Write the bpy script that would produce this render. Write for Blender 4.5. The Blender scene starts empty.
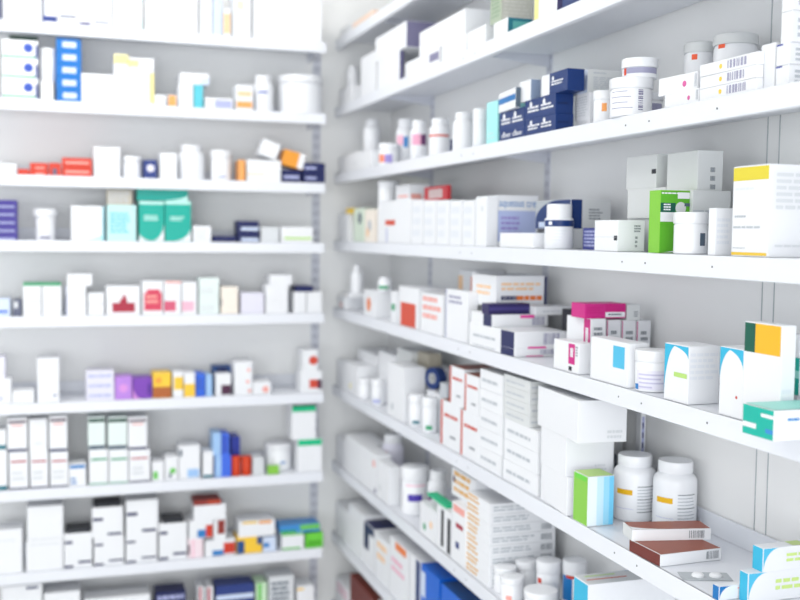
import bpy, math, random
from mathutils import Matrix, Vector
C = bpy.context.scene.collection
PI = math.pi

def lin(h):
    v = [int(h[i:i+2], 16)/255 for i in (0, 2, 4)]
    return [(x/12.92 if x <= .04045 else ((x+.055)/1.055)**2.4) for x in v]

PAL = dict(
 white='ebedf1', offwhite='d8dbdc', pale='e2e6ed', grey='d6dade', grey2='bcc2c9', grey3='8f959c', greyline='c4c4bd',
 greywall='b4bac0', greylav='9d9db8', slate='5a5f78', slate2='4f5f70', slate3='23262f', greyviolet='5c5880', greyviolet2='7d7a9a',
 navy='10326f', navy2='2a3d80', navy3='141d55', navy4='0c285c', sky='1270c0', blue2='3553b0', blue3='2f66d8', blue4='1c4a86',
 blue5='2d7cc0', blue6='3f6be0', blue7='27389e', blue8='3c8ccf', blue9='1272b8', blue10='0d62cc', blueviolet='41478f',
 paleblue='cfdcf2', paleblue2='9fc4ee', lilacblue='aeb4dc', lilacblue2='b4c0e6', lilac2='9a8fd0', lilac3='c4c2dc', palelilac='e2e1ef',
 greyblue='8fa0bc', purple='3f348c', purple2='2b2458', purple3='403878', purple4='4b38a8', violet='7a3fb0', violet2='b884dc',
 violet3='5a2c94', pinkviolet='d693dc', plum='4a2040', plum2='6a3a6a', crimson='a8203c', pinkred='d2405c', pinkred2='d45a78',
 palepink='f0b8cc', palepink2='f2dfe6', pinkish='eaa8c4', pinkdot='d860a0', magenta='cc2684', magenta2='e83fa0', magenta3='c81c7c',
 red='cc3a24', red2='cf4a38', red3='b8434c', red4='c0303a', palered='f0a69c', palered2='f08c70', redorange='d2421e', redorange2='f0603c',
 brownred='8c2f28', brownred2='b8452c', brownred3='94503e', brownred4='6e2c24', brownred5='7a3428', brownorange='b0602a',
 orange='ea9c38', orange2='f5a45c', orange3='e87c3a', peach='f6cda2', peach2='f0a860', peachbeige='f0d6c4', ochre='e0ac5a',
 yellow='e0cf3a', yellow2='f5c83a', yellow3='f2ee9a', yellow4='f4d04c', yellow5='ecc63c', yellow6='f0b626', yellow7='e2b010',
 paleyellow='f8ecc8', paleyellow2='f4e89a', cream='f3eadf', beige='b9b2a2', greybeige='b9bab0', greypink='c9b4b4',
 green2='3fa070', green3='2a9c6c', green4='7ab89c', green5='6cc45c', green6='12bd85', green7='6cd040', green8='4fae28', green9='8aa487',
 green10='5cb02a', darkgreen='1f4a3c', darkteal='0a5a48', greenblack='2c3c38', greygreen='aab8a2', palegreen='c8e6c4', palegreen2='d6e4d4',
 lime='88c848', lime2='b6dc78', lime3='82c63e', lime4='cfe88c', aqua='a8ecec', aqua2='5cc4d4', aqua3='bfe6e6', paleaqua='d4f0f0',
 paleaqua2='e2eeec', teal='0ca898', teal2='0f9c90', teal3='1f7080', teal4='5aa8a4', teal5='0eb2a0', paleteal='c4efe8', paleteal2='9ce4da',
 cyan='34b4da', cyan2='50bce2', cyan3='9cdcf8', cyan4='74cdf4', ice='eaf6fc', ice2='c8eafa')
MATS = {}
def mat(name):
    if name in MATS: return MATS[name]
    m = bpy.data.materials.new('print_'+name); m.use_nodes = True
    nt = m.node_tree; b = nt.nodes['Principled BSDF']
    b.inputs['Roughness'].default_value = .42
    b.inputs['Specular IOR Level'].default_value = .4
    col = lin(PAL[name])
    n = nt.nodes.new('ShaderNodeTexNoise'); n.inputs['Scale'].default_value = 60; n.inputs['Detail'].default_value = 2
    r = nt.nodes.new('ShaderNodeMix'); r.data_type = 'RGBA'
    r.inputs[6].default_value = (*[c*.97 for c in col], 1); r.inputs[7].default_value = (*[min(1, c*1.02) for c in col], 1)
    nt.links.new(n.outputs['Fac'], r.inputs[0]); nt.links.new(r.outputs[2], b.inputs['Base Color'])
    MATS[name] = m
    return m
def surface(name, hexa, rough=.5, amp=.03, scale=3.0, bump=0.0, metallic=0):
    m = bpy.data.materials.new(name); m.use_nodes = True
    nt = m.node_tree; b = nt.nodes['Principled BSDF']; b.inputs['Roughness'].default_value = rough
    b.inputs['Metallic'].default_value = metallic
    col = lin(hexa); tc = nt.nodes.new('ShaderNodeTexCoord')
    n = nt.nodes.new('ShaderNodeTexNoise'); n.inputs['Scale'].default_value = scale
    nt.links.new(tc.outputs['Object'], n.inputs['Vector'])
    r = nt.nodes.new('ShaderNodeMix'); r.data_type = 'RGBA'
    r.inputs[6].default_value = (*[c*(1-amp) for c in col], 1); r.inputs[7].default_value = (*[min(1, c*(1+amp)) for c in col], 1)
    nt.links.new(n.outputs['Fac'], r.inputs[0]); nt.links.new(r.outputs[2], b.inputs['Base Color'])
    if bump:
        bp = nt.nodes.new('ShaderNodeBump'); bp.inputs['Strength'].default_value = bump; bp.inputs['Distance'].default_value = .002
        n2 = nt.nodes.new('ShaderNodeTexNoise'); n2.inputs['Scale'].default_value = 250
        nt.links.new(n2.outputs['Fac'], bp.inputs['Height']); nt.links.new(bp.outputs['Normal'], b.inputs['Normal'])
    return m
M_WALL = surface('painted_back_panel', 'f1f2f2', .55, .015, 2, .05)
M_SHELF = surface('white_enamel_shelf', 'e6e9f0', .32, .01, 4)
M_UP = surface('painted_upright', 'd3d6e0', .4, .02, 4)
M_SLOT = surface('upright_slot', 'a8abb8', .6, .02)
M_FLOOR = surface('pale_vinyl_floor', 'e2e2e0', .35, .05, 5)
M_CEIL = surface('ceiling_paint', 'f2efe8', .8, .01)
M_PLAST = surface('white_plastic', 'eceef2', .3, .008, 8)
M_SEAM = surface('panel_seam', 'b0b6ba', .7, .02)
M_HOLE = surface('bolt_hole', '34363c', .7, .02)

class MB:
    def __init__(s): s.v = []; s.f = []; s.m = []; s.mats = []
    def mi(s, m):
        if m not in s.mats: s.mats.append(m)
        return s.mats.index(m)
    def quad(s, pts, m):
        i = len(s.v); s.v += [tuple(p) for p in pts]; s.f.append(tuple(range(i, i+len(pts)))); s.m.append(s.mi(m))
    def box(s, x0, x1, y0, y1, z0, z1, m):
        i = len(s.v); k = s.mi(m)
        s.v += [(x0,y0,z0),(x1,y0,z0),(x1,y1,z0),(x0,y1,z0),(x0,y0,z1),(x1,y0,z1),(x1,y1,z1),(x0,y1,z1)]
        for f in ((0,3,2,1),(4,5,6,7),(0,1,5,4),(1,2,6,5),(2,3,7,6),(3,0,4,7)):
            s.f.append(tuple(i+a for a in f)); s.m.append(k)
    def bevbox(s, x0, x1, y0, y1, z0, z1, m, r=.0006, bow=0):
        # box with chamfered edges: 24 vertices
        r = min(r, (x1-x0)*.2, (y1-y0)*.2, (z1-z0)*.2); k = s.mi(m); i0 = len(s.v); idx = {}
        X = (x0, x1); Y = (y0, y1); Z = (z0, z1)
        for a in (0, 1):
            for b in (0, 1):
                for c in (0, 1):
                    for ax in range(3):
                        p = [X[a], Y[b], Z[c]]; sg = [1-2*a, 1-2*b, 1-2*c]
                        for q in range(3):
                            if q != ax: p[q] += sg[q]*r
                        idx[(a, b, c, ax)] = len(s.v); s.v.append(tuple(p))
        def add(l, n):
            P = [Vector(s.v[j]) for j in l]
            nn = (P[1]-P[0]).cross(P[2]-P[1])
            if nn.dot(Vector(n)) < 0: l = l[::-1]
            s.f.append(tuple(l)); s.m.append(k)
        for ax in range(3):
            o = [q for q in range(3) if q != ax]
            for e in (0, 1):
                l = []
                for (p, q) in ((0,0),(1,0),(1,1),(0,1)):
                    t = [0,0,0]; t[ax] = e; t[o[0]] = p; t[o[1]] = q; l.append(idx[(*t, ax)])
                n = [0,0,0]; n[ax] = 2*e-1; add(l, n)
            for p in (0, 1):
                for q in (0, 1):
                    t0 = [0,0,0]; t1 = [0,0,0]; t0[o[0]] = t1[o[0]] = p; t0[o[1]] = t1[o[1]] = q; t1[ax] = 1
                    n = [0,0,0]; n[o[0]] = 2*p-1; n[o[1]] = 2*q-1
                    add([idx[(*t0, o[0])], idx[(*t1, o[0])], idx[(*t1, o[1])], idx[(*t0, o[1])]], n)
        for a in (0, 1):
            for b in (0, 1):
                for c in (0, 1):
                    add([idx[(a,b,c,q)] for q in range(3)], (2*a-1, 2*b-1, 2*c-1))
    def lathe(s, prof, m, n=36, cx=0, cy=0, rib=None):
        i = len(s.v); k = s.mi(m); L = len(prof)
        for j in range(n):
            a = 2*PI*j/n
            for (r, z) in prof:
                rr = r
                if rib and rib[0] <= z <= rib[1] and j % 2: rr = r*.975
                s.v.append((cx+rr*math.cos(a), cy+rr*math.sin(a), z))
        for j in range(n):
            j2 = (j+1) % n
            for q in range(L-1):
                s.f.append((i+j*L+q, i+j2*L+q, i+j2*L+q+1, i+j*L+q+1)); s.m.append(k)
        s.f.append(tuple(i+j*L for j in range(n))[::-1]); s.m.append(k)
        s.f.append(tuple(i+j*L+L-1 for j in range(n))); s.m.append(k)
    def arc(s, r, a0, a1, z0, z1, m):
        # curved patch of print on a cylinder; angle 0 looks along -Y, positive turns to the viewer's right
        n = max(2, int(abs(a1-a0)/6)); k = s.mi(m); i = len(s.v)
        for j in range(n+1):
            a = math.radians(a0+(a1-a0)*j/n)
            for z in (z0, z1): s.v.append((r*math.sin(a), -r*math.cos(a), z))
        for j in range(n):
            s.f.append((i+2*j, i+2*j+2, i+2*j+3, i+2*j+1)); s.m.append(k)
    def build(s, name, parent=None, smooth=False):
        me = bpy.data.meshes.new(name); me.from_pydata(s.v, [], s.f)
        for m in s.mats: me.materials.append(m)
        for p, k in zip(me.polygons, s.m): p.material_index = k
        if smooth:
            for p in me.polygons: p.use_smooth = True
            me.set_sharp_from_angle(angle=math.radians(38))
        me.update()
        o = bpy.data.objects.new(name, me); C.objects.link(o)
        if parent: o.parent = parent
        return o

def empty(name, loc, rz=0, label=None, cat=None, group=None):
    o = bpy.data.objects.new(name, None); C.objects.link(o); o.location = loc; o.rotation_euler = (0, 0, rz)
    o.empty_display_size = .02
    if label: o['label'] = label; o['category'] = cat
    if group: o['group'] = group
    return o
def tag(o, label, cat, group=None):
    o['label'] = label; o['category'] = cat
    if group: o['group'] = group

def text_mesh(txt, height, m):
    cu = bpy.data.curves.new('lettering', 'FONT'); cu.body = txt; cu.size = 1
    ob = bpy.data.objects.new('lettering', cu); C.objects.link(ob)
    dg = bpy.context.evaluated_depsgraph_get(); me = bpy.data.meshes.new_from_object(ob.evaluated_get(dg))
    bpy.data.objects.remove(ob); V = [tuple(v.co) for v in me.vertices]; Fs = [tuple(p.vertices) for p in me.polygons]
    x1 = max(v[0] for v in V); z1 = max(v[1] for v in V)
    return V, Fs, x1, z1

# print: marks laid on one face of a carton, in the same mesh as the carton
def face_map(face, w, d, h):
    if face == 'f': return lambda a, c, e: (-w/2+a*w, -d/2-e, c*h)
    if face == 's': return lambda a, c, e: (w/2+e, -d/2+a*d, c*h)
    if face == 'l': return lambda a, c, e: (-w/2-e, d/2-a*d, c*h)
    return lambda a, c, e: (-w/2+a*w, -d/2+c*d, h+e)
def add_print(mb, dec, w, d, h, rnd):
    sizes = {'f': (w, h), 's': (d, h), 'l': (d, h), 't': (w, d)}
    for n, q in enumerate(dec):
        P = face_map(q[0], w, d, h); e = .00025+.00012*n; W_, H_ = sizes[q[0]]
        if not isinstance(q[1], str):
            x0, y0, x1, y1, c = q[1:]
            x0 = max(x0, .008); x1 = min(x1, .992); y0 = max(y0, .012); y1 = min(y1, .988)
            mb.quad([P(x0,y0,e), P(x1,y0,e), P(x1,y1,e), P(x0,y1,e)], mat(c))
        elif q[1] == 'C':
            cx, cy, r, c = q[2:]; R = r*min(W_, H_)*1.2
            mb.quad([P(cx+R/W_*math.cos(2*PI*j/20), cy+R/H_*math.sin(2*PI*j/20), e) for j in range(20)], mat(c))
        elif q[1] == 'L':
            x0, y0, x1, y1, k, c = q[2:]; m = mat(c)
            for j in range(k):
                ya = y1-(y1-y0)*(j+.15)/k; yb = y1-(y1-y0)*(j+.7)/k; x = x0; end = x1-rnd.random()*.25*(x1-x0)
                if k == 1: end = x1
                while x < end:
                    L = (x1-x0)*rnd.uniform(.1, .32); xe = min(x+L, end)
                    mb.quad([P(x,yb,e), P(xe,yb,e), P(xe,ya,e), P(x,ya,e)], m); x = xe+(x1-x0)*.035
        elif q[1] == 'B':
            x0, y0, x1, y1, c = q[2:]; m = mat(c); x = x0; t = (x1-x0)/19
            while x < x1-t:
                b = t*rnd.choice((1, 1, 2)); mb.quad([P(x,y0,e), P(x+b,y0,e), P(x+b,y1,e), P(x,y1,e)], m); x += b+t*rnd.choice((.8, 1.4))
        elif q[1] == 'W':
            k, a, b, c = q[2:]; cx = 0.01 if k[1] == 'l' else .99; cy = 0.012 if k[0] == 'b' else .988
            sx = 1 if k[1] == 'l' else -1; sy = 1 if k[0] == 'b' else -1; m = mat(c); pts = []
            for j in range(13):
                t = PI/2*j/12; pts.append((cx+sx*a*.98*(1-math.sin(t)), cy+sy*b*.976*(1-math.cos(t))))
            flip = (sx*sy < 0)
            for j in range(12):
                tri = [P(cx, cy, e), P(*pts[j], e), P(*pts[j+1], e)]
                mb.quad(tri[::-1] if flip else tri, m)
        elif q[1] == 'T':
            txt, x0, y0, hh, c = q[2:]; V, Fs, xm, zm = text_mesh(txt, hh, None); m = mb.mi(mat(c)); i = len(mb.v)
            sc = hh*H_/zm; wid = min(sc, (1-x0)*.94*W_/xm)
            mb.v += [P(x0+v[0]*wid/W_, y0+v[1]*sc/H_, e) for v in V]
            for f in Fs: mb.f.append(tuple(i+a for a in f)); mb.m.append(m)

def carton(x, y, z, w, d, h, rot, col, dec, label, group, roll, flap, rnd):
    mb = MB(); flat = h < .35*w
    name = 'flat_medicine_carton' if flat else 'medicine_carton'
    if 'slip' in label or ' card ' in label: name = 'card_or_shade_strip'
    mb.bevbox(-w/2, w/2, -d/2, d/2, 0, h, mat(col))
    # glued tuck seams of the folding carton: fine raised board edge on both ends and the top
    if h > .02 and w > .02 and d > .02:
        for sgn in (1, -1):
            X = sgn*w/2
            mb.box(min(X, X+sgn*.00018), max(X, X+sgn*.00018), -d/2+.002, d/2-.002, h*.93-.0006, h*.93, mat(col))
    add_print(mb, dec, w, d, h, rnd)
    cat = 'card' if name == 'card_or_shade_strip' else 'medicine box'
    if flap:
        root = empty(name, (x, y, z), math.radians(rot), label, cat, group)
        mb.build('carton_body', root)
        f2 = MB(); f2.bevbox(-w/2+.003, w/2-.003, -d/2+.0015, d/2-.003, h, h+.0008, mat(col), .0003)
        f2.build('top_flap', root)
        return root
    o = mb.build(name); o.location = (x, y, z); o.rotation_euler = (0, 0, math.radians(rot))
    if roll:
        o.rotation_euler = (0, -math.radians(roll), math.radians(rot))
        o.location.z = z + abs(math.sin(math.radians(roll)))*w/2 + .001
    tag(o, label, cat, group or None)
    return o

def bottle(kind, x, y, z, w, h, rot, col, dec, label, group, capcol, rnd):
    name = {'pill': 'pill_bottle', 'tub': 'medicine_tub', 'tall': 'lotion_bottle', 'drum': 'round_drum', 'jar': 'screw_lid_jar', 'widelid': 'medicine_tub', 'cup': 'tapered_tub', 'square': 'labelled_bottle'}[kind]
    cat = 'tub' if kind in ('tub', 'drum', 'cup', 'jar', 'widelid') else 'bottle'
    root = empty(name, (x, y, z), math.radians(rot), label, cat, group or None)
    r = w/2; bm = mat(col) if col != 'white' else M_PLAST; cm = mat(capcol) if capcol else M_PLAST
    b = MB(); c = MB(); lr = r
    if kind == 'pill':
        cr, cz = r*.8, h*.86
        b.lathe([(r*.94,0),(r,.02*h),(r,.68*h),(r*.985,.73*h),(r*.92,.775*h),(r*.8,.81*h),(r*.74,.83*h),(r*.74,cz)], bm)
        c.lathe([(cr*.98,.835*h),(cr,.84*h),(cr,.975*h),(cr*.96,h),(cr*.5,h)], cm, 60, rib=(.84*h, .975*h))
    elif kind in ('tub', 'drum', 'jar', 'widelid'):
        k = {'tub': .74, 'drum': .82, 'jar': .88, 'widelid': .55}[kind]; cr = r
        b.lathe([(r*.9,0),(r*.955,.02*h),(r*.955,(k-.06)*h),(r*.9,(k-.02)*h),(r*.88,k*h)], bm); lr = r*.955
        c.lathe([(cr*.97,(k-.015)*h),(cr,k*h),(cr,.965*h),(cr*.97,.99*h),(cr*.9,h)], cm, 72, rib=(k*h, .965*h))
    elif kind == 'tall':
        b.lathe([(r*.92,0),(r,.02*h),(r,.66*h),(r*.9,.74*h),(r*.55,.8*h),(r*.5,.82*h)], bm)
        c.lathe([(r*.6,.8*h),(r*.6,.96*h),(r*.5,h)], cm, 48, rib=(.8*h, .96*h))
    elif kind == 'cup':
        b.lathe([(r*.78,0),(r*.8,.03*h),(r*.86,.8*h)], bm); lr = r*.84
        c.lathe([(r*.96,.79*h),(r,.8*h),(r,.97*h),(r*.96,h)], cm, 48, rib=(.8*h, .97*h))
    elif kind == 'square':
        b.lathe([(r*.95,0),(r*.99,.02*h),(r*.99,.66*h),(r*.93,.69*h),(r*.7,.71*h)], bm); cr = r*.86
        c.lathe([(cr*.99,.69*h),(cr,.7*h),(cr,.97*h),(cr*.95,h)], cm, 60, rib=(.7*h, .97*h))
    b.build('bottle_body' if cat == 'bottle' else 'tub_body', root, True)
    cap = c.build('screw_cap' if cat == 'bottle' else 'lid', root, True)
    if dec:
        l = MB()
        for n, q in enumerate(dec):
            R = lr+.0003+.00015*n; a0, a1, z0, z1, cc = q
            if cc == 'navyband':
                l.arc(R, -75, 75, .5*h, .64*h, mat('navy')); l.arc(R+.0002, -44, -28, .53*h, .61*h, mat('white'))
                for j in range(4): l.arc(R, -40, 30-j*8, (.4-j*.07)*h, (.415-j*.07)*h, mat('pale'))
            elif cc == 'lines':
                for j in range(4): l.arc(R, -60, rnd.uniform(-20, 5), (.62-.14*j)*h, (.64-.14*j)*h, mat('greylav'))
            elif cc == 'bars':
                for j in range(10):
                    zz = z0+(z1-z0)*j/10; l.arc(R, a0, a1, zz*h, (zz+(z1-z0)*rnd.choice((.04, .07)))*h, mat('greyviolet2'))
            elif cc == 'text':
                for j in range(9):
                    zz = z1-(z1-z0)*j/9; l.arc(R, a0, a1-rnd.uniform(0, 12), (zz-.014)*h, zz*h, mat('grey3' if j % 4 == 0 else 'grey2'))
                l.arc(R, a0-62, a0-10, .2*h, .206*h, mat('lilacblue'))
            else:
                l.arc(R, a0, a1, z0*h, z1*h, mat(cc))
        l.build('label', root, True)
    return root

LEFT_HEIGHTS = [2.3879, 2.1378, 1.8931, 1.6792, 1.428, 1.1384, 0.8486, 0.5666, 0.285]
RIGHT_HEIGHTS = [2.44, 2.1879, 1.9382, 1.6861, 1.4328, 1.1338, 0.8397, 0.5606, 0.29]
PRINTS = [
 [('f', 0.8, 0, 1, 1, 'slate')],
 [('f', 'L', 0.15, 0.1, 0.8, 0.7, 5, 'pale')],
 [('f', 0, 0, 0.16, 1, 'slate'), ('f', 0, 0.05, 1, 0.2, 'navy2')],
 [('f', 0.05, 0.2, 0.95, 0.27, 'slate')],
 [('f', 0.05, 0.02, 0.9, 0.1, 'greyviolet')],
 [('f', 0.1, 0.1, 0.9, 0.15, 'slate')],
 [('f', 0, 0.65, 1, 0.9, 'paleaqua'), ('f', 'W', 'br', 0.9, 0.3, 'paleaqua')],
 [],
 [('f', 0.1, 0.1, 0.9, 0.8, 'peach')],
 [('f', 0.2, 0.6, 0.6, 0.8, 'paleyellow')],
 [('f', 'L', 0.15, 0.45, 0.8, 0.55, 1, 'pale')],
 [('f', 0, 0.1, 1, 0.2, 'green2'), ('f', 'C', 0.72, 0.62, 0.2, 'blue2'), ('f', 0.92, 0.1, 1, 0.8, 'navy2')],
 [('f', 0.25, 0.25, 0.8, 0.7, 'paleblue')],
 [('f', 0, 0.8, 1, 1, 'paleyellow2')],
 [('f', 0.8, 0.05, 1, 0.7, 'paleyellow2'), ('f', 0, 0.8, 0.4, 0.95, 'paleyellow2')],
 [('f', 0.05, 0.05, 0.9, 0.95, 'peach2')],
 [('f', 0.7, 0, 1, 0.6, 'paleblue')],
 [('f', 0.35, 0.1, 0.95, 0.8, 'lilacblue')],
 [('f', 0.1, 0.55, 0.9, 0.75, 'peach'), ('f', 0.05, 0.1, 0.95, 0.35, 'peach2')],
 [(-25, 25, 0.5, 0.56, 'blue2')],
 [('f', 0.3, 0.05, 0.8, 0.35, 'palered')],
 [('f', 0.3, 0.05, 0.65, 0.55, 'slate')],  # slate patch painted in for the dark gap among the red cartons
 [('f', 0.1, 0.35, 0.9, 0.6, 'palered')],
 [('f', 'C', 0.5, 0.55, 0.25, 'palelilac')],
 [(-25, 25, 0.1, 0.14, 'blue2')],
 [('f', 0, 0.3, 0.5, 0.36, 'peach')],
 [('f', 0.1, 0.3, 0.9, 0.55, 'lilacblue')],
 [('f', 0.1, 0.35, 0.6, 0.6, 'lilacblue')],
 [('f', 0.72, 0, 1, 1, 'white')],
 [('f', 0.05, 0.05, 0.9, 0.25, 'lilacblue')],
 [(-30, 30, 0.06, 0.12, 'greyviolet')],
 [('f', 'W', 'br', 0.9, 0.25, 'aqua3'), ('f', 'L', 0.2, 0.6, 0.8, 0.7, 1, 'pale'), ('f', 0.95, 0, 1, 1, 'aqua2')],
 [('f', 'L', 0.1, 0.2, 0.8, 0.8, 6, 'aqua2')],
 [('f', 'L', 0.05, 0.1, 0.95, 0.9, 5, 'grey2')],
 [('f', 'W', 'bl', 0.55, 0.2, 'white'), ('f', 'W', 'br', 0.5, 0.45, 'white'), ('f', 'L', 0.2, 0.5, 0.85, 0.65, 2, 'paleteal'), ('f', 0, 0.92, 1, 1, 'paleteal')],
 [('f', 'W', 'br', 0.7, 0.35, 'white'), ('f', 'L', 0.2, 0.5, 0.75, 0.62, 2, 'paleteal'), ('f', 0, 0.92, 1, 1, 'paleteal')],
 [('f', 'W', 'br', 0.6, 0.5, 'paleteal')],
 [('f', 'L', 0.1, 0.1, 0.9, 0.8, 5, 'grey')],
 [('f', 0.15, 0.1, 1, 0.4, 'paleblue')],
 [('f', 0.1, 0.2, 0.95, 0.35, 'lime2')],
 [('f', 0.1, 0.2, 0.9, 0.35, 'blue3')],
 [('f', 0.1, 0.5, 0.6, 0.9, 'grey')],
 [('f', 'L', 0.15, 0.2, 0.85, 0.7, 1, 'grey')],
 [('f', 0, 0, 0.05, 1, 'lilacblue')],
 [('f', 0, 0, 1, 0.08, 'grey')],
 [('f', 0.18, 0.1, 0.85, 0.42, 'crimson'), ('f', 0.4, 0.4, 0.62, 0.55, 'crimson'), ('f', 0.48, 0.5, 0.58, 0.68, 'crimson')],
 [('f', 0.1, 0.12, 0.95, 0.65, 'pinkred'), ('f', 0.22, 0.65, 0.85, 0.75, 'pinkred'), ('f', 'L', 0.2, 0.3, 0.85, 0.6, 2, 'palered')],
 [('f', 0, 0.1, 0.7, 0.4, 'pinkred2'), ('f', 0.1, 0.93, 1, 1, 'palered')],
 [('f', 0, 0.1, 0.8, 0.4, 'palepink')],
 [('f', 'L', 0.1, 0.1, 0.8, 0.5, 3, 'grey')],
 [('f', 0, 0.3, 0.06, 0.55, 'slate')],
 [('f', 'L', 0.1, 0.1, 0.8, 0.3, 2, 'lilacblue')],
 [('f', 'C', 0.8, 0.15, 0.05, 'navy2')],
 [('f', 'L', 0.08, 0.2, 0.92, 0.7, 1, 'lilacblue')],
 [('f', 'C', 0.5, 0.5, 0.22, 'pinkviolet')],
 [('f', 'W', 'bl', 0.5, 0.6, 'pinkviolet'), ('f', 0.75, 0.2, 0.95, 0.7, 'violet3')],
 [('f', 0, 0, 1, 0.45, 'brownorange'), ('f', 'C', 0.3, 0.7, 0.15, 'orange')],
 [('f', 0.1, 0.3, 1, 0.8, 'yellow2')],
 [('f', 0, 0.02, 1, 0.55, 'yellow2')],
 [('f', 'L', 0.1, 0.3, 0.9, 0.8, 3, 'blue2')],
 [('f', 0.35, 0.05, 1, 0.5, 'plum')],
 [('f', 0.2, 0.8, 0.8, 0.95, 'navy3')],
 [('f', 'C', 0.8, 0.75, 0.08, 'palered'), ('f', 'C', 0.75, 0.4, 0.08, 'palered'), ('f', 'C', 0.85, 0.12, 0.08, 'palered')],
 [('f', 'C', 0.7, 0.4, 0.22, 'palered')],
 [('f', 0.4, 0.2, 0.8, 0.6, 'red2'), ('f', 0.8, 0.15, 1, 0.6, 'plum')],
 [('f', 'C', 0.7, 0.5, 0.25, 'red2')],
 [('f', 0, 0, 1, 0.12, 'teal3')],
 [('f', 0, 0.1, 1, 0.3, 'teal3')],
 [('f', 0.1, 0.72, 0.9, 0.77, 'red3'), ('f', 'L', 0.15, 0.2, 0.8, 0.5, 2, 'grey'), ('f', 0, 0.01, 1, 0.05, 'navy3')],
 [('f', 0.05, 0.85, 0.95, 0.92, 'plum'), ('f', 0.2, 0.76, 0.8, 0.8, 'palered'), ('f', 0, 0.01, 1, 0.09, 'navy3')],
 [('f', 'L', 0.3, 0.2, 0.7, 0.3, 1, 'grey')],
 [('f', 0.05, 0.8, 0.95, 0.95, 'blue5'), ('f', 'L', 0.1, 0.05, 0.5, 0.4, 2, 'blue5')],
 [('f', 0.1, 0.7, 0.95, 0.76, 'green3'), ('f', 0, 0.01, 1, 0.05, 'green4')],
 [('f', 0.02, 0.84, 1, 0.95, 'darkgreen'), ('f', 0, 0.02, 1, 0.14, 'slate2')],
 [('f', 0.1, 0.1, 0.5, 0.5, 'green5')],
 [('f', 'C', 0.6, 0.4, 0.2, 'green5'), ('f', 0.3, 0.1, 0.5, 0.3, 'slate2')],
 [('f', 0.4, 0.05, 0.95, 0.3, 'paleblue2'), ('f', 0.02, 0.7, 0.15, 0.9, 'slate2')],
 [('f', 0, 0, 0.4, 1, 'paleblue2')],
 [('f', 0.3, 0.1, 0.6, 0.9, 'blue7')],
 [(10, 35, 0.3, 0.36, 'blue5')],
 [('f', 0, 0.8, 1, 1, 'green6')],
 [('f', 0, 0.78, 1, 0.93, 'green6'), ('f', 0, 0.93, 1, 1, 'darkgreen')],
 [('f', 'L', 0.1, 0.7, 0.8, 0.8, 1, 'pale')],
 [('f', 'L', 0.1, 0.85, 0.9, 0.92, 1, 'grey')],
 [('f', 'L', 0.1, 0.02, 0.9, 0.08, 1, 'grey')],
 [('f', 0.02, 0.7, 0.3, 0.78, 'navy3'), ('f', 0.5, 0.12, 0.98, 0.19, 'navy3'), ('f', 0.0, 0.0, 0.32, 0.08, 'navy3')],
 [('f', 0.02, 0.55, 0.35, 0.65, 'navy3'), ('f', 0.5, 0.06, 0.95, 0.14, 'navy3')],
 [('f', 0.3, 0, 0.4, 1, 'palepink'), ('f', 0, 0.2, 0.12, 0.7, 'plum')],
 [('f', 0.25, 0.02, 0.62, 0.35, 'blue5'), ('f', 0.62, 0.1, 1, 0.8, 'red')],
 [('f', 0.35, 0.05, 0.7, 0.5, 'blue5'), ('f', 0.7, 0.05, 1, 0.75, 'red')],
 [('f', 0.3, 0.3, 0.9, 1, 'brownred')],
 [('f', 0.5, 0.2, 1, 0.9, 'brownred2')],
 [('f', 0, 0, 0.3, 0.8, 'blue4'), ('f', 0.8, 0.5, 1, 1, 'blue4')],
 [('f', 0.0, 0.3, 0.5, 0.6, 'blue5')],
 [('f', 0.1, 0.85, 0.5, 1, 'yellow2'), ('f', 0.55, 0.8, 0.9, 1, 'peach2')],
 [('f', 0.0, 0.0, 0.85, 0.12, 'green5'), ('f', 0, 0.85, 1, 1, 'green5')],
 [('f', 0.1, 0.1, 0.9, 0.5, 'green8')],
 [('f', 0.5, 0.3, 1, 1, 'green5'), ('f', 0, 0, 0.4, 0.4, 'green3')],
 [('f', 0.6, 0.93, 0.9, 0.97, 'slate')],
 [('f', 'L', 0.05, 0.5, 0.95, 0.95, 3, 'lilacblue')],
 [('f', 0.2, 0, 0.6, 1, 'crimson')],
 [('f', 0, 0.7, 1, 0.8, 'paleblue')],
 [('f', 0.2, 0, 0.5, 1, 'green5')],
 [('f', 'L', 0.1, 0.3, 0.9, 0.9, 6, 'slate2')],
 [('f', 0.0, 0.9, 0.4, 0.95, 'yellow2')],
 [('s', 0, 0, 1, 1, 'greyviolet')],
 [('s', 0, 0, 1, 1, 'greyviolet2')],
 [('f', 0.72, 0.3, 0.98, 0.8, 'greyviolet2')],
 [('s', 0, 0, 1, 1, 'teal3'), ('s', 0.2, 0.3, 0.9, 0.8, 'teal4')],
 [('f', 'L', 0.1, 0.1, 0.9, 0.9, 8, 'green9'), ('s', 0, 0, 1, 1, 'greybeige'), ('s', 'L', 0.08, 0.05, 0.9, 0.95, 10, 'greyline')],
 [('f', 0, 0, 0.2, 1, 'yellow3'), ('s', 0, 0, 1, 1, 'greyviolet')],
 [('s', 0, 0, 1, 1, 'navy')],
 [('f', 'C', 0.6, 0.4, 0.1, 'grey')],
 [(-70, -15, 0.15, 0.5, 'palered2'), (-25, 20, 0.12, 0.5, 'lilac2')],
 [(-60, -10, 0.45, 0.65, 'palepink'), (-10, 20, 0.4, 0.62, 'blue8')],
 [(-50, 15, 0.4, 0.66, 'pinkish'), (15, 60, 0.4, 0.66, 'plum2')],
 [(-80, 60, 0.53, 0.58, 'redorange')],
 [('f', 'L', 0.1, 0.1, 0.8, 0.3, 2, 'aqua3')],
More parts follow.
